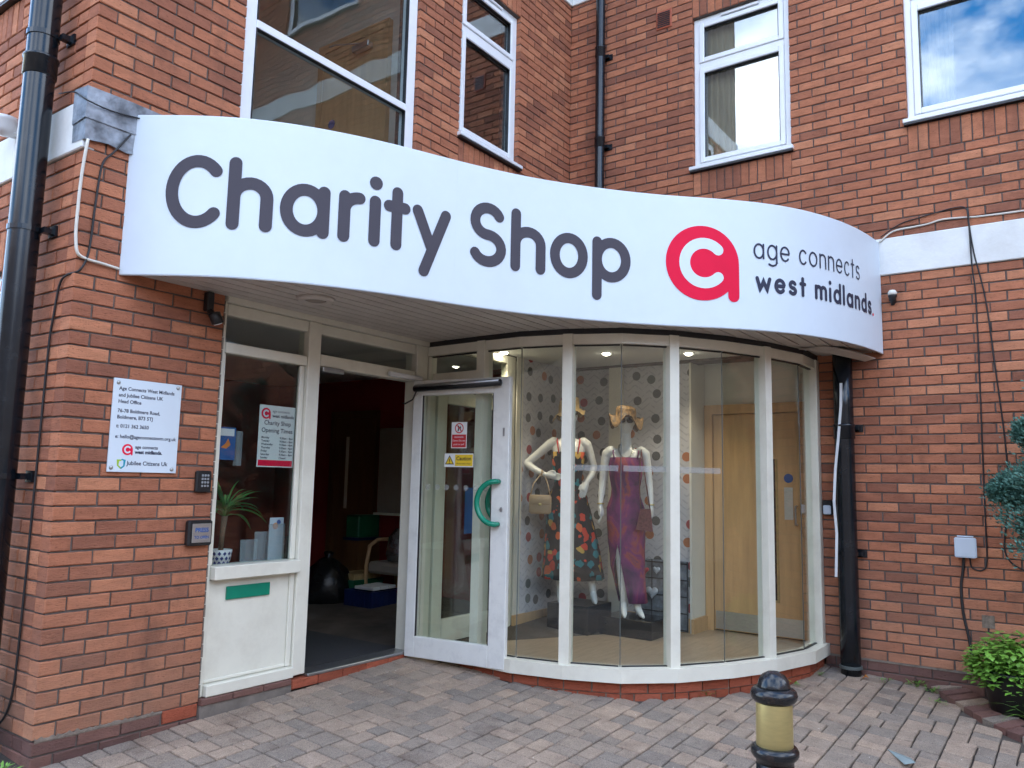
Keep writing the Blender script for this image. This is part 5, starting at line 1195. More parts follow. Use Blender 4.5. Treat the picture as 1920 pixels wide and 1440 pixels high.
# --- purple dress mannequin
X2 = facing((4.46, -.865, .1575))
M2 = thing('mannequin', 'white mannequin in a long purple and orange dress with gold brimmed hat', 'mannequin', (4.46, -.865, .155))
b2 = MB(); torso(b2); head(b2, 1.70)
chain(b2, [(0, -.002, 1.5), (0, -.004, 1.60)], [.048, .045], 12)
for s2 in (-1, 1):
    chain(b2, [(s2 * .135, .0, 1.43), (s2 * .168, .004, 1.40)], [.05, .047], 12)
    chain(b2, [(s2 * .168, .004, 1.41), (s2 * .19, .01, 1.28), (s2 * .205, .012, 1.16)], [.045, .039, .033]); chain(b2, [(s2 * .205, .012, 1.16), (s2 * .215, -.01, 1.05), (s2 * .222, -.035, .95)], [.033, .030, .021]); hand(b2, (s2 * .222, -.035, .95), (-.1 * s2, -.05, -1), (0, -1, .1))
chain(b2, [(-.07, .0, .86), (-.055, -.02, .66), (-.035, -.03, .49), (-.02, -.02, .32), (-.01, -.01, .12)], [.085, .070, .052, .050, .032]); chain(b2, [(-.01, -.008, .115), (-.01, -.035, .075), (-.008, -.10, .025), (-.006, -.135, .014)], [.030, .031, .025, .014]); chain(b2, [(-.01, .012, .085), (-.01, .020, .012)], [.018, .007], 8)
chain(b2, [(.07, .0, .86), (.075, -.01, .66), (.075, -.01, .48), (.085, .0, .32), (.105, .0, .12)], [.085, .070, .052, .050, .032]); chain(b2, [(.105, .0, .115), (.11, -.03, .075), (.14, -.09, .025), (.155, -.125, .014)], [.030, .031, .025, .014]); chain(b2, [(.10, .02, .085), (.10, .028, .012)], [.018, .007], 8)
voxel_body(b2, X2, 'body', 'mannequin', M2)
def maxi(b):
    rings = [(0, -.012, 1.375, .140, .110), (0, -.014, 1.30, .152, .144), (0, -.014, 1.22, .146, .136), (0, -.006, 1.10, .126, .100), (0, 0, 1.04, .130, .10), (0, .004, .93, .168, .122), (.005, .004, .84, .172, .128), (.01, .004, .62, .162, .125), (.02, .004, .42, .150, .125), (.05, .006, .22, .130, .12), (.07, .006, .12, .125, .12)]
    n = 44; vs = []; fs = []
    for i, (cx, cy, z, rx, ry) in enumerate(rings):
        sl = max(0, (0.62 - z) / .5)              # slit opens to the viewer's left of centre
        for k in range(n + 1):
            t0 = R(240 - 58 * sl); t = t0 - (2 * math.pi - (.0 if sl <= 0 else .15 + 1.05 * sl)) * k / n
            w = 1 + .03 * math.sin(7 * t) * min(1, max(0, (1.0 - z)) * 1.4); vs.append((cx + rx * math.cos(t) * w, cy + ry * math.sin(t) * w, z))
    m = len(rings); q = n + 1; off = len(vs)
    for i in range(m - 1):
        for k in range(n): fs.append((i * q + k, i * q + k + 1, (i + 1) * q + k + 1, (i + 1) * q + k))
    vs += [(x * .982, y * .982, z) for x, y, z in vs]; fs += [tuple(reversed([p + off for p in f])) for f in list(fs)]
    for k in range(n): fs.append(((m - 1) * q + k, (m - 1) * q + k + 1, off + (m - 1) * q + k + 1, off + (m - 1) * q + k))
    b.add(vs, fs)
part('dress', 'purple_cloth', maxi, X2, M2)
for s2 in (-1, 1): part('dress_strap', 'purple_cloth', lambda b: b.tube([(s2 * .10, -.10, 1.36), (s2 * .112, -.065, 1.42), (s2 * .112, -.005, 1.462), (s2 * .10, .08, 1.37)], .006, 6), X2, M2)
part('necklace', 'silver', lambda b: b.tube([(.062 * math.cos(t) * (1.0 + .15 * max(0, -math.sin(t))), -.01 + .075 * math.sin(t) * (1.25 if math.sin(t) < 0 else .8), 1.475 + (.105 * math.sin(t) if math.sin(t) < 0 else .03 * math.sin(t))) for t in [2 * math.pi * k / 24 for k in range(25)]], .0075, 6), X2, M2)
part('hat', 'gold_straw', lambda b: hat(b, 1.738, tilt=-.10, brim=.155, crown=.092, ch=.10, wave=1.3, lob=4), X2, M2)
part('sunglasses', 'black_gloss', lambda b: [(b.lathe([(.001, .0), (.031, .002), (.032, .006), (.001, .008)], n=16, P=lambda x, y, z: (s2 * .035 + x, -.098 - z, 1.702 + y * .8)), b.tube([(s2 * .062, -.092, 1.71), (s2 * .078, .01, 1.715)], .004, 5)) for s2 in (-1, 1)], X2, M2)
for s2 in (-1, 1): part('bangle', 'brass', lambda b: b.tube([(s2 * .22 + .026 * math.cos(t), -.028 + .026 * math.sin(t), .965) for t in [2 * math.pi * k / 12 for k in range(13)]], .007, 6), X2, M2)
CB = thing('crochet_bag', 'plum crochet shoulder bag hanging beside the purple dress', 'handbag', tuple(X2 @ Vector((.15, -.15, .75))))
part('body', 'plum_crochet', lambda b: b.add([(.09, -.165, .755), (.235, -.15, .735), (.215, -.14, .93), (.125, -.15, .93), (.09, -.135, .755), (.235, -.12, .735), (.215, -.12, .93), (.125, -.13, .93)], [(0, 1, 2, 3), (4, 7, 6, 5), (0, 4, 5, 1), (1, 5, 6, 2), (2, 6, 7, 3), (3, 7, 4, 0)]), X2, CB, False)
part('strap', 'plum_crochet', lambda b: (b.tube([(.13, -.14, .93), (.12, -.13, 1.1), (.125, -.12, 1.3), (.135, -.06, 1.44), (.14, .0, 1.462), (.13, .07, 1.40)], .005, 5), b.tube([(.21, -.13, .93), (.175, -.125, 1.15), (.15, -.11, 1.33), (.135, -.06, 1.44)], .005, 5)), X2, CB)

# ------------------------------------------------------------------ lobby contents (dim)
WD = thing('lobby_door', 'dark wooden door with a narrow glass strip in the dim lobby', 'door', (4.6, 2.73, 0))
one('leaf', 'dark_wood', lambda q: q.box(4.55, 4.596, 2.44, 3.04, .0, 2.0), WD); one('vision_glass', 'wall_cream', lambda q: q.box(4.546, 4.5495, 2.80, 2.85, .95, 1.78), WD)
one('frame', 'dark_wood', lambda q: (q.box(4.54, 4.598, 2.36, 2.435, .0, 2.08), q.box(4.54, 4.598, 3.045, 3.12, .0, 2.08), q.box(4.54, 4.598, 2.436, 3.044, 2.005, 2.08)), WD)
CBD = thing('wall_cabinet', 'pale wall cabinet hanging at the right of the dim lobby', 'cabinet', (4.55, 2.0, .9))
one('carcass', 'grey_cloth', lambda q: q.box(4.45, 4.599, 1.70, 2.2, .93, 1.86), CBD); one('door', 'grey_cloth', lambda q: q.rbox(4.43, 4.449, 1.71, 2.19, .95, 1.85, .004), CBD); one('shelf', 'cream_paint', lambda q: q.box(4.41, 4.599, 1.68, 2.22, .905, .929), CBD)
def crumple(b, c, r, zs, seed):
    rr = random.Random(seed); prof = [(.05, 0), (.85, .02), (1.0, .22), (.97, .45), (.80, .72), (.42, .90), (.14, .97), (.20, 1.06), (.02, 1.08)]; n = 22; vs = []; fs = []
    for (a, h) in prof:
        for k in range(n): q = a * r * (1 + rr.uniform(-.09, .09)); t = 2 * math.pi * k / n; vs.append((c[0] + q * math.cos(t), c[1] + q * math.sin(t), c[2] + h * zs + rr.uniform(-.012, .012) * (h > .01)))
    for i in range(len(prof) - 1):
        for k in range(n): fs.append((i * n + k, i * n + (k + 1) % n, (i + 1) * n + (k + 1) % n, (i + 1) * n + k))
    fs.append(tuple(range(n - 1, -1, -1))); b.add(vs, fs)
tag(one('bin_bag', 'bin_bag', lambda b: crumple(b, (3.78, 2.20, .0), .25, .50, 3), None, True), 'full black bin bag slumped on the lobby floor left of the crates', 'bag')
tag(one('bin_bag', 'bin_bag', lambda b: crumple(b, (3.70, 2.75, .0), .25, .62, 5), None, True), 'taller black bin bag behind the first, by the dark door', 'bag')
CRT = thing('blue_crate', 'blue plastic crate of books on the lobby floor', 'crate', (3.95, 1.70, 0))
def crate(q, x0, x1, y0, y1, z0, z1, t=.012):
    q.box(x0, x1, y0, y1, z0, z0 + t); q.box(x0, x0 + t, y0, y1, z0 + t, z1); q.box(x1 - t, x1, y0, y1, z0 + t, z1); q.box(x0 + t, x1 - t, y0, y0 + t, z0 + t, z1); q.box(x0 + t, x1 - t, y1 - t, y1, z0 + t, z1)
    for k in range(6): xx = x0 + (x1 - x0) * (k + .5) / 6; q.box(xx - .008, xx + .008, y0 - .008, y0, z0, z1); yy = y0 + (y1 - y0) * (k + .5) / 6; q.box(x0 - .008, x0, yy - .008, yy + .008, z0, z1)
one('shell', 'blue_crate', lambda q: crate(q, 3.72, 4.15, 1.50, 1.88, .007, .20), CRT)
for k in range(3):
    tag(one('book', 'paper', lambda q: q.rbox(3.78 + k * .11, 3.88 + k * .11, 1.54, 1.80, .205 - .0 + k * .001, .235 + k * .002, .003)), ('pale book lying nearest the doorway edge of the blue crate', 'middle pale book of three on the blue crate', 'pale book furthest right on the blue crate')[k], 'book')
GX = thing('storage_box', 'dark green storage box with a cream label in the dim lobby', 'box', (4.0, 2.1, 0))
one('body', 'green_crate', lambda q: q.rbox(3.88, 4.32, 1.93, 2.20, .0, .26, .008), GX); one('label', 'wall_cream', lambda q: q.box(3.876, 3.8795, 1.98, 2.12, .06, .14), GX)
tag(one('game_box', 'straw', lambda q: q.rbox(3.90, 4.28, 1.94, 2.19, .2615, .325, .004)), 'yellow game box lying on the dark green storage box', 'box')
CH = thing('armchair', 'grey upholstered armchair with curved wooden arm in the dim lobby', 'chair', (4.3, 2.0, 0))
one('seat', 'grey_cloth', lambda q: q.rbox(4.03, 4.52, 1.42, 1.90, .33, .45, .03), CH); one('backrest', 'grey_cloth', lambda q: q.rbox(4.46, 4.56, 1.42, 1.90, .45, .92, .03), CH)
for yy in (1.40, 1.925):
    one('arm', 'light_wood', lambda q: q.tube([(4.06, yy, .0), (4.05, yy, .40), (4.09, yy, .60), (4.20, yy, .66), (4.42, yy, .66), (4.55, yy, .64)], .02, 8), CH, True); one('leg', 'light_wood', lambda q: q.tube([(4.50, yy, .0), (4.50, yy, .645)], .018, 8), CH)
tag(one('foil_parcel', 'foil', lambda b: crumple(b, (4.25, 1.62, .452), .16, .36, 9), None, True), 'shiny wrapped parcel sitting on the armchair seat', 'parcel')
SD2 = thing('side_cabinet', 'dark wooden cabinet with blue top beside the lobby door', 'cabinet', (4.35, 2.32, 0))
one('body', 'dark_wood', lambda q: q.box(4.20, 4.53, 2.22, 2.42, .0, .63), SD2); one('top', 'blue_crate', lambda q: q.box(4.18, 4.54, 2.21, 2.43, .631, .66), SD2)
tag(one('green_box', 'green_crate', lambda q: q.rbox(4.20, 4.52, 2.22, 2.42, .661, .90, .01)), 'deep green box standing on the blue topped cabinet', 'box')

# things on the window ledge beside the doorway
struct(one('window_ledge', 'cream_paint', lambda q: q.box(.92, 1.60, .102, .36, .70, .735)))
POT = thing('potted_yucca', 'yucca with long green leaves in a blue and white patterned pot', 'plant', (1.115, .2, .736))
pc = (1.115, .205, .736)
one('pot', 'ceramic_white', lambda q: q.lathe([(.0, .0), (.052, .0), (.066, .06), (.070, .105), (.064, .105), (.058, .09), (.0, .09)], pc, 28), POT, True)
def diam(q):
    for j in range(3):
        for k in range(14):
            t = 2 * math.pi * (k + .5 * (j % 2)) / 14; z = .024 + j * .029; r = .0535 + z * .2 + .0012; s = .0115
            pos = lambda a, dz: (pc[0] + (r + dz * .2) * math.cos(t + a / r), pc[1] + (r + dz * .2) * math.sin(t + a / r), pc[2] + z + dz)
            q.add([pos(-s, 0), pos(0, -s * 1.15), pos(s, 0), pos(0, s * 1.15)], [(0, 1, 2, 3)])
one('pattern', 'blue_glaze', diam, POT)
one('stem', 'bark', lambda q: q.tube([(pc[0], pc[1], pc[2] + .09), (pc[0] + .004, pc[1], pc[2] + .19), (pc[0] + .012, pc[1] - .004, pc[2] + .31)], [.017, .016, .02], 10), POT, True)
for k in range(26):
    a = k * 2.4; ln = rng.uniform(.26, .42); el = rng.uniform(.25, 1.35); hx = pc[0] + .012; hz = pc[2] + .31 + rng.uniform(-.02, .05)
    def lf(q):
        n = 7; vs = []; fs = []; dx, dy = math.cos(a), math.sin(a) * .4
        x, yq, z = hx, pc[1], hz; e = el
        for i in range(n + 1):
            w = .024 * math.sin(math.pi * min(1, .12 + .88 * i / n)) + .001; vs += [(x - dy * w, max(.075, yq + dx * w), z), (x, max(.072, yq), z - w * .35), (x + dy * w, max(.075, yq - dx * w), z)]
            st = ln / n; x += dx * st * math.cos(e); yq += dy * st * math.cos(e); z += st * math.sin(e); e -= .17
        for i in range(n): fs += [(3 * i, 3 * i + 1, 3 * i + 4, 3 * i + 3), (3 * i + 1, 3 * i + 2, 3 * i + 5, 3 * i + 4)]
        q.add(vs, fs)
    one('leaf', 'yucca_leaf', lf, POT)
LH = thing('leaflet_rack', 'clear stepped leaflet rack on the window ledge beside the yucca pot', 'rack', (1.42, .2, .736))
for k in range(3):
    one('pocket', 'clear_acrylic', lambda q: q.box(1.27 + k * .075, 1.40 + k * .075, .22 - k * .04, .224 - k * .04, .737, .89 + k * .05), LH)
one('base', 'clear_acrylic', lambda q: q.box(1.27, 1.55, .13, .25, .7355, .7368), LH)
lfl = thing('leaflet', 'pale blue leaflet with orange and blue print standing in the clear rack', 'leaflet', (1.49, .15, .74))
one('sheet', 'grey_plastic', lambda q: q.box(1.43, 1.54, .146, .148, .74, 1.03), lfl); one('print', 'orange_print', lambda q: q.lathe([(.022, 0), (.022, .0006)], n=12, P=lambda x, y, z: (1.475 + x, .1456 - z, .975 + y)), lfl); one('print', 'blue_print', lambda q: q.lathe([(.016, 0), (.016, .0006)], n=12, P=lambda x, y, z: (1.50 + x, .1456 - z, 1.0 + y)), lfl)

# ------------------------------------------------------------------ paving setts
import numpy as _np
bay_poly = [(p.x, p.y) for p in miter(BV, -.03)] + [(LA + .1, -2.4), (LA + .1, .1), (2.6, .1)]
def inside(x, y, poly):
    c = False; n = len(poly)
    for i in range(n):
        x1, y1 = poly[i]; x2, y2 = poly[(i + 1) % n]
        if (y1 > y) != (y2 > y) and x < (x2 - x1) * (y - y1) / (y2 - y1) + x1: c = not c
    return c
SM = {}
def sett_mesh(w, l, v):
    k = (round(w, 3), round(l, 3), v)
    if k in SM: return SM[k]
    r = random.Random(v * 77 + int(w * 1e4) + int(l * 1e5)); j = lambda a: r.uniform(-a, a); b = .0055; hw, hl = w / 2, l / 2
    low = [(-hw + j(.002), -hl + j(.002)), (hw + j(.002), -hl + j(.002)), (hw + j(.002), hl + j(.002)), (-hw + j(.002), hl + j(.002))]
    # clipped corners give the tumbled outline
    def ring(ins, z, cut):
        o = []
        for i, (x, y) in enumerate(low):
            sx = 1 if x > 0 else -1; sy = 1 if y > 0 else -1; X, Y = x - sx * ins, y - sy * ins
            p = [(X - sx * cut, Y, z), (X, Y - sy * cut, z)]
            if i in (0, 2): p = p[::-1]
            o += p
        return o
    vs = ring(0, -.03, .004) + ring(0.0, -.006, .004) + ring(b * .55, -.0015, .005) + ring(b * 1.3, .0, .006); fs = []
    for q in range(3):
        for i in range(8): fs.append((q * 8 + i, q * 8 + (i + 1) % 8, (q + 1) * 8 + (i + 1) % 8, (q + 1) * 8 + i))
    fs.append(tuple(range(24, 32)))
    me = bpy.data.meshes.new('paver'); me.from_pydata(vs, [], fs); me.update(); fix_normals(me); me.materials.append(M['sett'])
    SM[k] = me; return me
setts = []; y = -0.02
def put(x, yy, w, d):
    cx, cy = x + w / 2, yy - d / 2
    if not inside(cx, cy, bay_poly) and cx < LA + .02 and not (cx > 3.95 and cy < -3.30 - (4.6 - cx) * .75): setts.append((cx, cy, w - .0075, d - .0075))
A1, A2 = .104, .158
while y > -5.6:
    x = -3.0 + rng.uniform(0, .1)
    while x < 5.0:
        k = rng.random()
        if k < .34:
            a1, a2 = (A1, A2) if rng.random() < .5 else (A2, A1); put(x, y, A1, a1); put(x, y - a1, A1, a2); x += A1
        elif k < .62:
            a1, a2 = (A1, A2) if rng.random() < .5 else (A2, A1); put(x, y, A2, a1); put(x, y - a1, A2, a2); x += A2
        else:
            a1, a2 = (A1, A2) if rng.random() < .5 else (A2, A1); w1, w2 = (A1, A2) if rng.random() < .5 else (A2, A1)
            put(x, y, w1, a1); put(x + w1, y, w2, a1); put(x, y - a1, w2, a2); put(x + w2, y - a1, w1, a2); x += A1 + A2
    y -= A1 + A2
sl_x, sl_y = math.atan(.043), math.atan(.073)
def vis(s):
    q = project((s[0], s[1], ground_z(s[0], s[1])))
    if not q or not (-40 < q[0] < 1960 and q[1] < 1475): return 0
    return 1e4 * s[2] * s[3] / q[2] ** 2 if q[1] < 1446 else .001
setts.sort(key=vis, reverse=True); rest_s = MB()
TILT = Matrix.Rotation(sl_y, 4, 'X') @ Matrix.Rotation(-sl_x, 4, 'Y')
for i, (cx, cy, w, l) in enumerate(setts):
    mm = Matrix.Translation((cx, cy, ground_z(cx, cy) + rng.uniform(-.003, .002))) @ TILT @ Matrix.Rotation(rng.uniform(-.012, .012), 4, 'Z') @ Matrix.Rotation(rng.uniform(-.012, .012), 4, 'X')
    me = sett_mesh(w, l, i % 5)
    if i < 300:
        o = bpy.data.objects.new('paver', me); COL.objects.link(o); o.parent = GROUND; o.matrix_world = mm
    else:
        rest_s.cur = rng.random(); rest_s.add([mm @ v.co for v in me.vertices], [tuple(p.vertices) for p in me.polygons])
rest_s.build('pavers', 'setts', GROUND, attr=True, kind='stuff')

# ------------------------------------------------------------------ bollard
bx, by = .73, -3.346; bz = ground_z(bx, by); top = .709
BO = thing('bollard', 'black cast iron bollard with a brushed brass collar and domed top', 'bollard', (bx, by, bz))
zz = lambda v: top - v
one('dome', 'bollard_black', lambda q: q.lathe([(.0, top), (0.0187, top - 0.0026), (0.0357, top - 0.0122), (0.0467, top - 0.0278), (0.0510, top - 0.0452), (0.0527, top - 0.0522)], (bx, by, 0), 32), BO, True)
one('cap', 'bollard_black', lambda q: q.lathe([(0.0493, top - 0.0496), (0.0612, top - 0.0522), (0.0697, top - 0.0592), (0.0735, top - 0.0713), (0.0714, top - 0.0835), (0.0629, top - 0.0940), (0.0544, top - 0.0974)], (bx, by, 0), 36), BO, True)
one('brass_collar', 'brass', lambda q: q.lathe([(0.0561, top - 0.0966), (0.0565, top - 0.0992), (0.0574, top - 0.2279), (0.0561, top - 0.2306)], (bx, by, 0), 40), BO, True)
one('ring', 'bollard_black', lambda q: q.lathe([(0.0561, top - 0.2288), (0.0680, top - 0.2314), (0.0744, top - 0.2419), (0.0744, top - 0.2540), (0.0680, top - 0.2645), (0.0595, top - 0.2714), (0.0578, top - 0.2828)], (bx, by, 0), 36), BO, True)
one('shaft', 'bollard_black', lambda q: q.lathe([(0.0578, top - 0.2784), (0.0595, top - 0.3480), (0.0663, bz + .18), (0.0808, bz + .16), (0.0833, bz + .12), (0.0723, bz + .10), (0.0850, bz + .02), (0.0867, bz - .03)], (bx, by, 0), 36), BO, True)

# ------------------------------------------------------------------ raised bed edge, planter, conifer, weeds
edge = [(4.80, -3.19), (4.70, -3.27), (4.56, -3.37), (4.42, -3.47), (4.30, -3.56), (4.19, -3.66), (4.10, -3.78), (4.03, -3.92), (4.00, -4.08), (3.99, -4.25), (4.0, -4.45), (4.02, -4.7)]
EB = thing('bed_edging', 'curved edging of sloping brown bricks round the planting bed', 'edging', (4.5, -3.4, ground_z(4.5, -3.4)))
_er = _res(np.array(edge), 19); edge = [tuple(map(float, p)) for p in _er]
for i in range(len(edge) - 1):
    a, b = Vector(edge[i]), Vector(edge[i + 1]); t = (b - a).normalized(); n = Vector((-t.y, t.x)) * -1
    inn = Vector((t.y, -t.x)); inn = -inn if (a + inn * .1 - Vector((4.8, -4.2))).length > (a - Vector((4.8, -4.2))).length else inn
    g = .006; A, B = a + t * g, b - t * g; z = ground_z(A.x, A.y)
    def f(q):
        o = [A, B, B + inn * .19, A + inn * .19]; tz = [z + .022, z + .022, z + .05, z + .05]
        vs = [(p.x, p.y, z - .05) for p in o] + [(p.x, p.y, h) for p, h in zip(o, tz)]
        q.add(vs, [(3, 2, 1, 0), (4, 5, 6, 7), (0, 1, 5, 4), (1, 2, 6, 5), (2, 3, 7, 6), (3, 0, 4, 7)])
    br = one('brick', 'plum_brick' if i % 3 else 'sett', f, EB)
bed = [(4.83, -3.30)] + [(x + .10, y - .06) for x, y in edge[1:]] + [(4.83, -4.7)]
struct(one('soil_bed', 'soil', lambda q: q.prism(bed, -.35, ground_z(4.5, -3.8) + .035)))
PT = thing('planter', 'black plastic planter filled with bright green leafy herbs against the brick wall', 'planter', (4.53, -3.76, -.16))
pz = ground_z(4.5, -3.8) + .036; pcx, pcy = 4.53, -3.755
one('pot', 'black_plastic', lambda q: q.lathe([(.0, .0), (.165, .0), (.20, .22), (.215, .255), (.222, .26), (.222, .285), (.205, .285), (.20, .25), (.0, .25)], (pcx, pcy, pz), 32), PT, True)
def herbs(q):
    for i in range(1500):
        a = rng.uniform(0, 2 * math.pi); rr = .27 * math.sqrt(rng.random()); h = rng.random() ** .6; hh = .28 * (1 - (rr / .33) ** 2) + .03
        px, py, z = pcx + rr * math.cos(a), pcy + rr * math.sin(a) * 1.15, pz + .20 + h * hh + .05 * math.sin(px_noise(i))
        if px > LA - .03: px = LA - .03
        s = rng.uniform(.018, .034); d = Vector((math.cos(a + rng.uniform(-.8, .8)), math.sin(a + rng.uniform(-.8, .8)), rng.uniform(-.5, .5))).normalized(); u = d.cross(Vector((0, 0, 1))).normalized(); n = u.cross(d)
        p = Vector((px, py, z)); q.add([p - d * s, p - d * s * .3 + u * s * .62 - n * s * .1, p + d * s * .45 + u * s * .55, p + d * s * 1.1 - n * s * .25, p + d * s * .45 - u * s * .55, p - d * s * .3 - u * s * .62 - n * s * .1, p + n * s * .12], [(0, 6, 1), (1, 6, 2), (2, 6, 3), (3, 6, 4), (4, 6, 5), (5, 6, 0)])
def px_noise(i): return i * 1.7
one('foliage', 'leaf_green', herbs, PT)['kind'] = 'stuff'
one('stems', 'leaf_green', lambda q: [q.tube([(pcx + .1 * math.cos(a), pcy + .1 * math.sin(a), pz + .25), (pcx + .22 * math.cos(a), pcy + .22 * math.sin(a), pz + .42)], .003, 4) for a in [k * .55 for k in range(12)]], PT)
def strap_plant(name, label, x, y, z, n, ln, m, w=.006):
    t = thing(name, label, 'plant', (x, y, z))
    def f(q):
        for k in range(n):
            a = rng.uniform(0, 6.28); e = rng.uniform(.6, 1.4); l = ln * rng.uniform(.6, 1.1); vs = []; fs = []; px, py, pz2 = x, y, z
            for i in range(6):
                ww = w * (1 - i / 6.2); vs += [(px - math.sin(a) * ww, py + math.cos(a) * ww, pz2), (px + math.sin(a) * ww, py - math.cos(a) * ww, pz2)]
                px += l / 5 * math.cos(e) * math.cos(a); py += l / 5 * math.cos(e) * math.sin(a); pz2 += l / 5 * math.sin(e); e -= .33
            q.add(vs, [(2 * i, 2 * i + 1, 2 * i + 3, 2 * i + 2) for i in range(5)])
    one('leaves', m, f, t)['kind'] = 'stuff'
    return t
strap_plant('strap_leaf_plant', 'pale grassy plant beside the black planter at the bed edge', 4.33, -3.86, pz - .01, 26, .34, 'leaf_green')
def weed(label, x, y, s, n=26):
    z = ground_z(x, y); t = thing('weed', label, 'plant', (x, y, z), 'weeds in the paving joints')
    def f(q):
        for k in range(n):
            a = rng.uniform(0, 6.28); r = s * rng.random(); p = Vector((x + r * math.cos(a), y + r * math.sin(a), z + rng.uniform(.003, s * .55))); d = Vector((math.cos(a), math.sin(a), rng.uniform(.1, .9))).normalized(); u = d.cross(Vector((0, 0, 1))).normalized(); l = s * rng.uniform(.25, .5)
            q.add([p - d * l * .5, p + u * l * .22, p + d * l * .6, p - u * l * .22], [(0, 1, 2, 3)])
    one('leaves', 'leaf_green', f, t)['kind'] = 'stuff'
weed('grassy weed at the foot of the bay in front of its middle panes', 3.42, -2.02, .065)
weed('small weed behind the bollard dome at the foot of the bay', 4.11, -2.42, .055)
weed('small weed at the right end of the bay base', 4.50, -2.50, .05, 18)
weed('low weed at the wall foot just right of the drainpipe', 4.70, -2.90, .06)
weed('widest weed clump along the wall foot between pipe and bed', 4.78, -3.10, .075, 46)
weed('dark weed at the start of the curved bed edging', 4.72, -3.22, .065, 34)
weed('weed in the joint in front of the bed edging', 4.46, -3.28, .06, 30)
weed('pale weed at the lower corner of the brick return wall', -.12, .02, .08, 40)
def confetti(q):
    for i in range(150):
        x, y2 = rng.uniform(-.3, 4.6), rng.uniform(-3.6, -.05)
        if inside(x, y2, bay_poly): continue
        z = ground_z(x, y2) + .0035; s = rng.uniform(.002, .0065); a = rng.uniform(0, 3.1); c1, s1 = math.cos(a) * s, math.sin(a) * s
        q.add([(x - c1, y2 - s1, z), (x + s1 * .6, y2 - c1 * .6, z + .0015), (x + c1, y2 + s1, z), (x - s1 * .6, y2 + c1 * .6, z + .001)], [(0, 1, 2, 3)])
lit = one('litter', 'wall_cream', confetti); lit['kind'] = 'stuff'; lit['label'] = 'tiny pale scraps and petals scattered over the paving'; lit['category'] = 'litter'
def shard(q):
    z = ground_z(3.25, -3.25) + .006; q.add([(3.33, -3.17, z), (3.10, -3.30, z + .004), (3.13, -3.35, z + .016), (3.23, -3.31, z + .006), (3.33, -3.17, z + .003), (3.10, -3.30, z + .007), (3.13, -3.35, z + .019), (3.23, -3.31, z + .009)], [(0, 1, 2, 3), (4, 7, 6, 5), (0, 4, 5, 1), (1, 5, 6, 2), (2, 6, 7, 3), (3, 7, 4, 0)])
tag(one('glass_shard', 'shard', shard), 'pale triangular shard lying on the paving right of the bollard', 'shard')
tag(one('dry_leaf', 'orange_leaf', lambda q: q.add([(4.66, -2.75, ground_z(4.66, -2.75) + .004), (4.64, -2.78, ground_z(4.66, -2.75) + .03), (4.67, -2.80, ground_z(4.66, -2.75) + .012), (4.69, -2.77, ground_z(4.66, -2.75) + .035), (4.665, -2.775, ground_z(4.66, -2.75) + .02)], [(0, 1, 4), (1, 2, 4), (2, 3, 4), (3, 0, 4)])), 'curled orange dead leaf at the foot of the drainpipe', 'leaf')
# conifer
tx, ty = 4.30, -4.28; tz = ground_z(tx, ty)
CT = thing('conifer_tree', 'blue green conifer standing in the bed in front of the brick wall', 'tree', (tx, ty, tz))
one('trunk', 'bark', lambda q: q.tube([(tx, ty, tz - .1), (tx + .01, ty, tz + .9), (tx, ty + .01, tz + 2.5)], [.06, .045, .012], 10), CT, True)
tips = []
for i in range(46):
    h = 1.05 + 1.6 * (i / 46); rad = (.62 * (1 - (h - .5) / 2.5) + .08) * rng.uniform(.75, 1.15); a = i * 2.4 + rng.uniform(-.3, .3); tips.append((Vector((tx + rad * math.cos(a), ty + rad * math.sin(a), tz + h + .12)), Vector((tx, ty, tz + h - .05))))
tips += [(Vector((4.42, -3.74, 1.36)), Vector((tx, ty, 1.05))), (Vector((4.40, -3.70, 1.28)), Vector((tx, ty, 1.05))), (Vector((4.46, -3.78, 1.40)), Vector((tx, ty, 1.1))), (Vector((4.40, -3.87, 1.68)), Vector((tx, ty, 1.40))), (Vector((4.44, -3.88, 1.75)), Vector((tx, ty, 1.40))), (Vector((4.42, -3.86, 1.08)), Vector((tx, ty, .8)))]
for tp, st in tips: one('branch', 'bark', lambda q: q.tube([st, st.lerp(tp, .6) + Vector((0, 0, -.02)), tp], [.012, .008, .003], 5), CT)
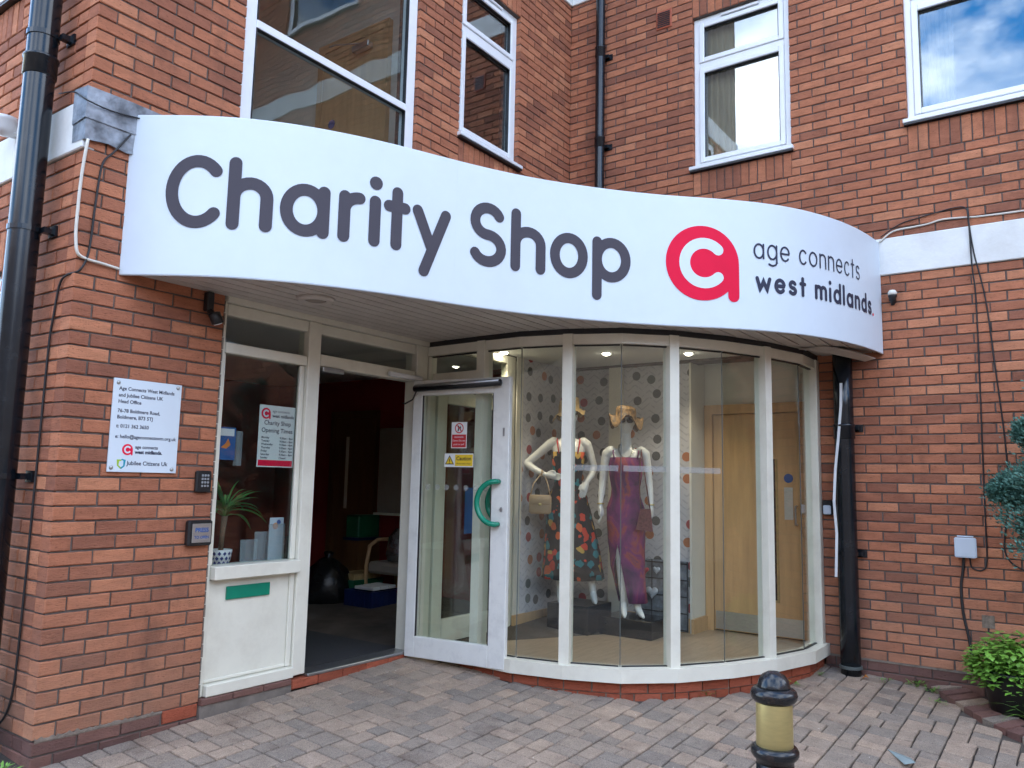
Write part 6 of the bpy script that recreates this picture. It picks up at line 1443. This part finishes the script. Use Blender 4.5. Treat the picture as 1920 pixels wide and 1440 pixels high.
def crown(q):
    def spray(p, st):
        d = ((p - st).normalized() + Vector((rng.uniform(-.8, .8), rng.uniform(-.8, .8), rng.uniform(-.3, .9)))).normalized(); w = d.cross(Vector((rng.uniform(-1, 1), rng.uniform(-1, 1), rng.uniform(-1, 1)))).normalized(); l = rng.uniform(.014, .034)
        q.add([p, p + d * l * .5 + w * l * .24, p + d * l, p + d * l * .5 - w * l * .24], [(0, 1, 2, 3)])
    for j, (tp, st) in enumerate(tips):
        for k in range(420 if j < 46 else 900):
            u = rng.random() ** .5; c = st.lerp(tp, .35 + .65 * u); spray(c + Vector((rng.gauss(0, .5), rng.gauss(0, .5), rng.gauss(0, .42))) * .095 * (1.15 - abs(u - .7)), st)
    for cx, cy, cz, rr in ((4.42, -3.80, 1.33, .13), (4.40, -3.73, 1.30, .08), (4.46, -3.84, 1.27, .12), (4.42, -3.92, 1.70, .11), (4.42, -3.93, 1.08, .12), (4.40, -3.99, 1.45, .16)):
        for k in range(2600):
            v = Vector((rng.gauss(0, 1), rng.gauss(0, 1), rng.gauss(0, 1))).normalized(); lump = 1 + .28 * math.sin(9 * v.x + 5 * v.z) * math.cos(8 * v.y)
            spray(Vector((cx, cy, cz)) + Vector((v.x, v.y, v.z * .72)) * rr * lump * rng.random() ** .4, Vector((cx, cy, cz)))
one('crown', 'juniper', crown, CT)['kind'] = 'stuff'

# ------------------------------------------------------------------ building added out of view, darkens glass reflections and cuts low skylight
OB = thing('added_facing_building', 'plain brick building added across the yard, out of view, to darken glass reflections', 'building', (-14, -12, 0))
for a in ((-17, -16, -30, 10, -1, 6.2), (-16, 16, -22, -21, -1, 6.6)): one('wall', 'mortar', lambda q: q.box(*a), OB)
one('roof', 'dark_wood', lambda q: q.add([(-20, -30, 6.2), (-15.6, -30, 6.2), (-15.6, 10, 6.2), (-20, 10, 6.2), (-18, -30, 8), (-18, 10, 8)], [(1, 2, 5, 4), (2, 3, 5), (0, 1, 4), (3, 0, 4, 5)]), OB)
one('roof', 'dark_wood', lambda q: q.add([(-16, -20.6, 6.6), (16, -20.6, 6.6), (16, -24, 8.4), (-16, -24, 8.4), (-16, -24, 6.6), (16, -24, 6.6)], [(0, 1, 2, 3), (0, 3, 4), (1, 5, 2), (0, 4, 5, 1), (3, 2, 5, 4)]), OB)
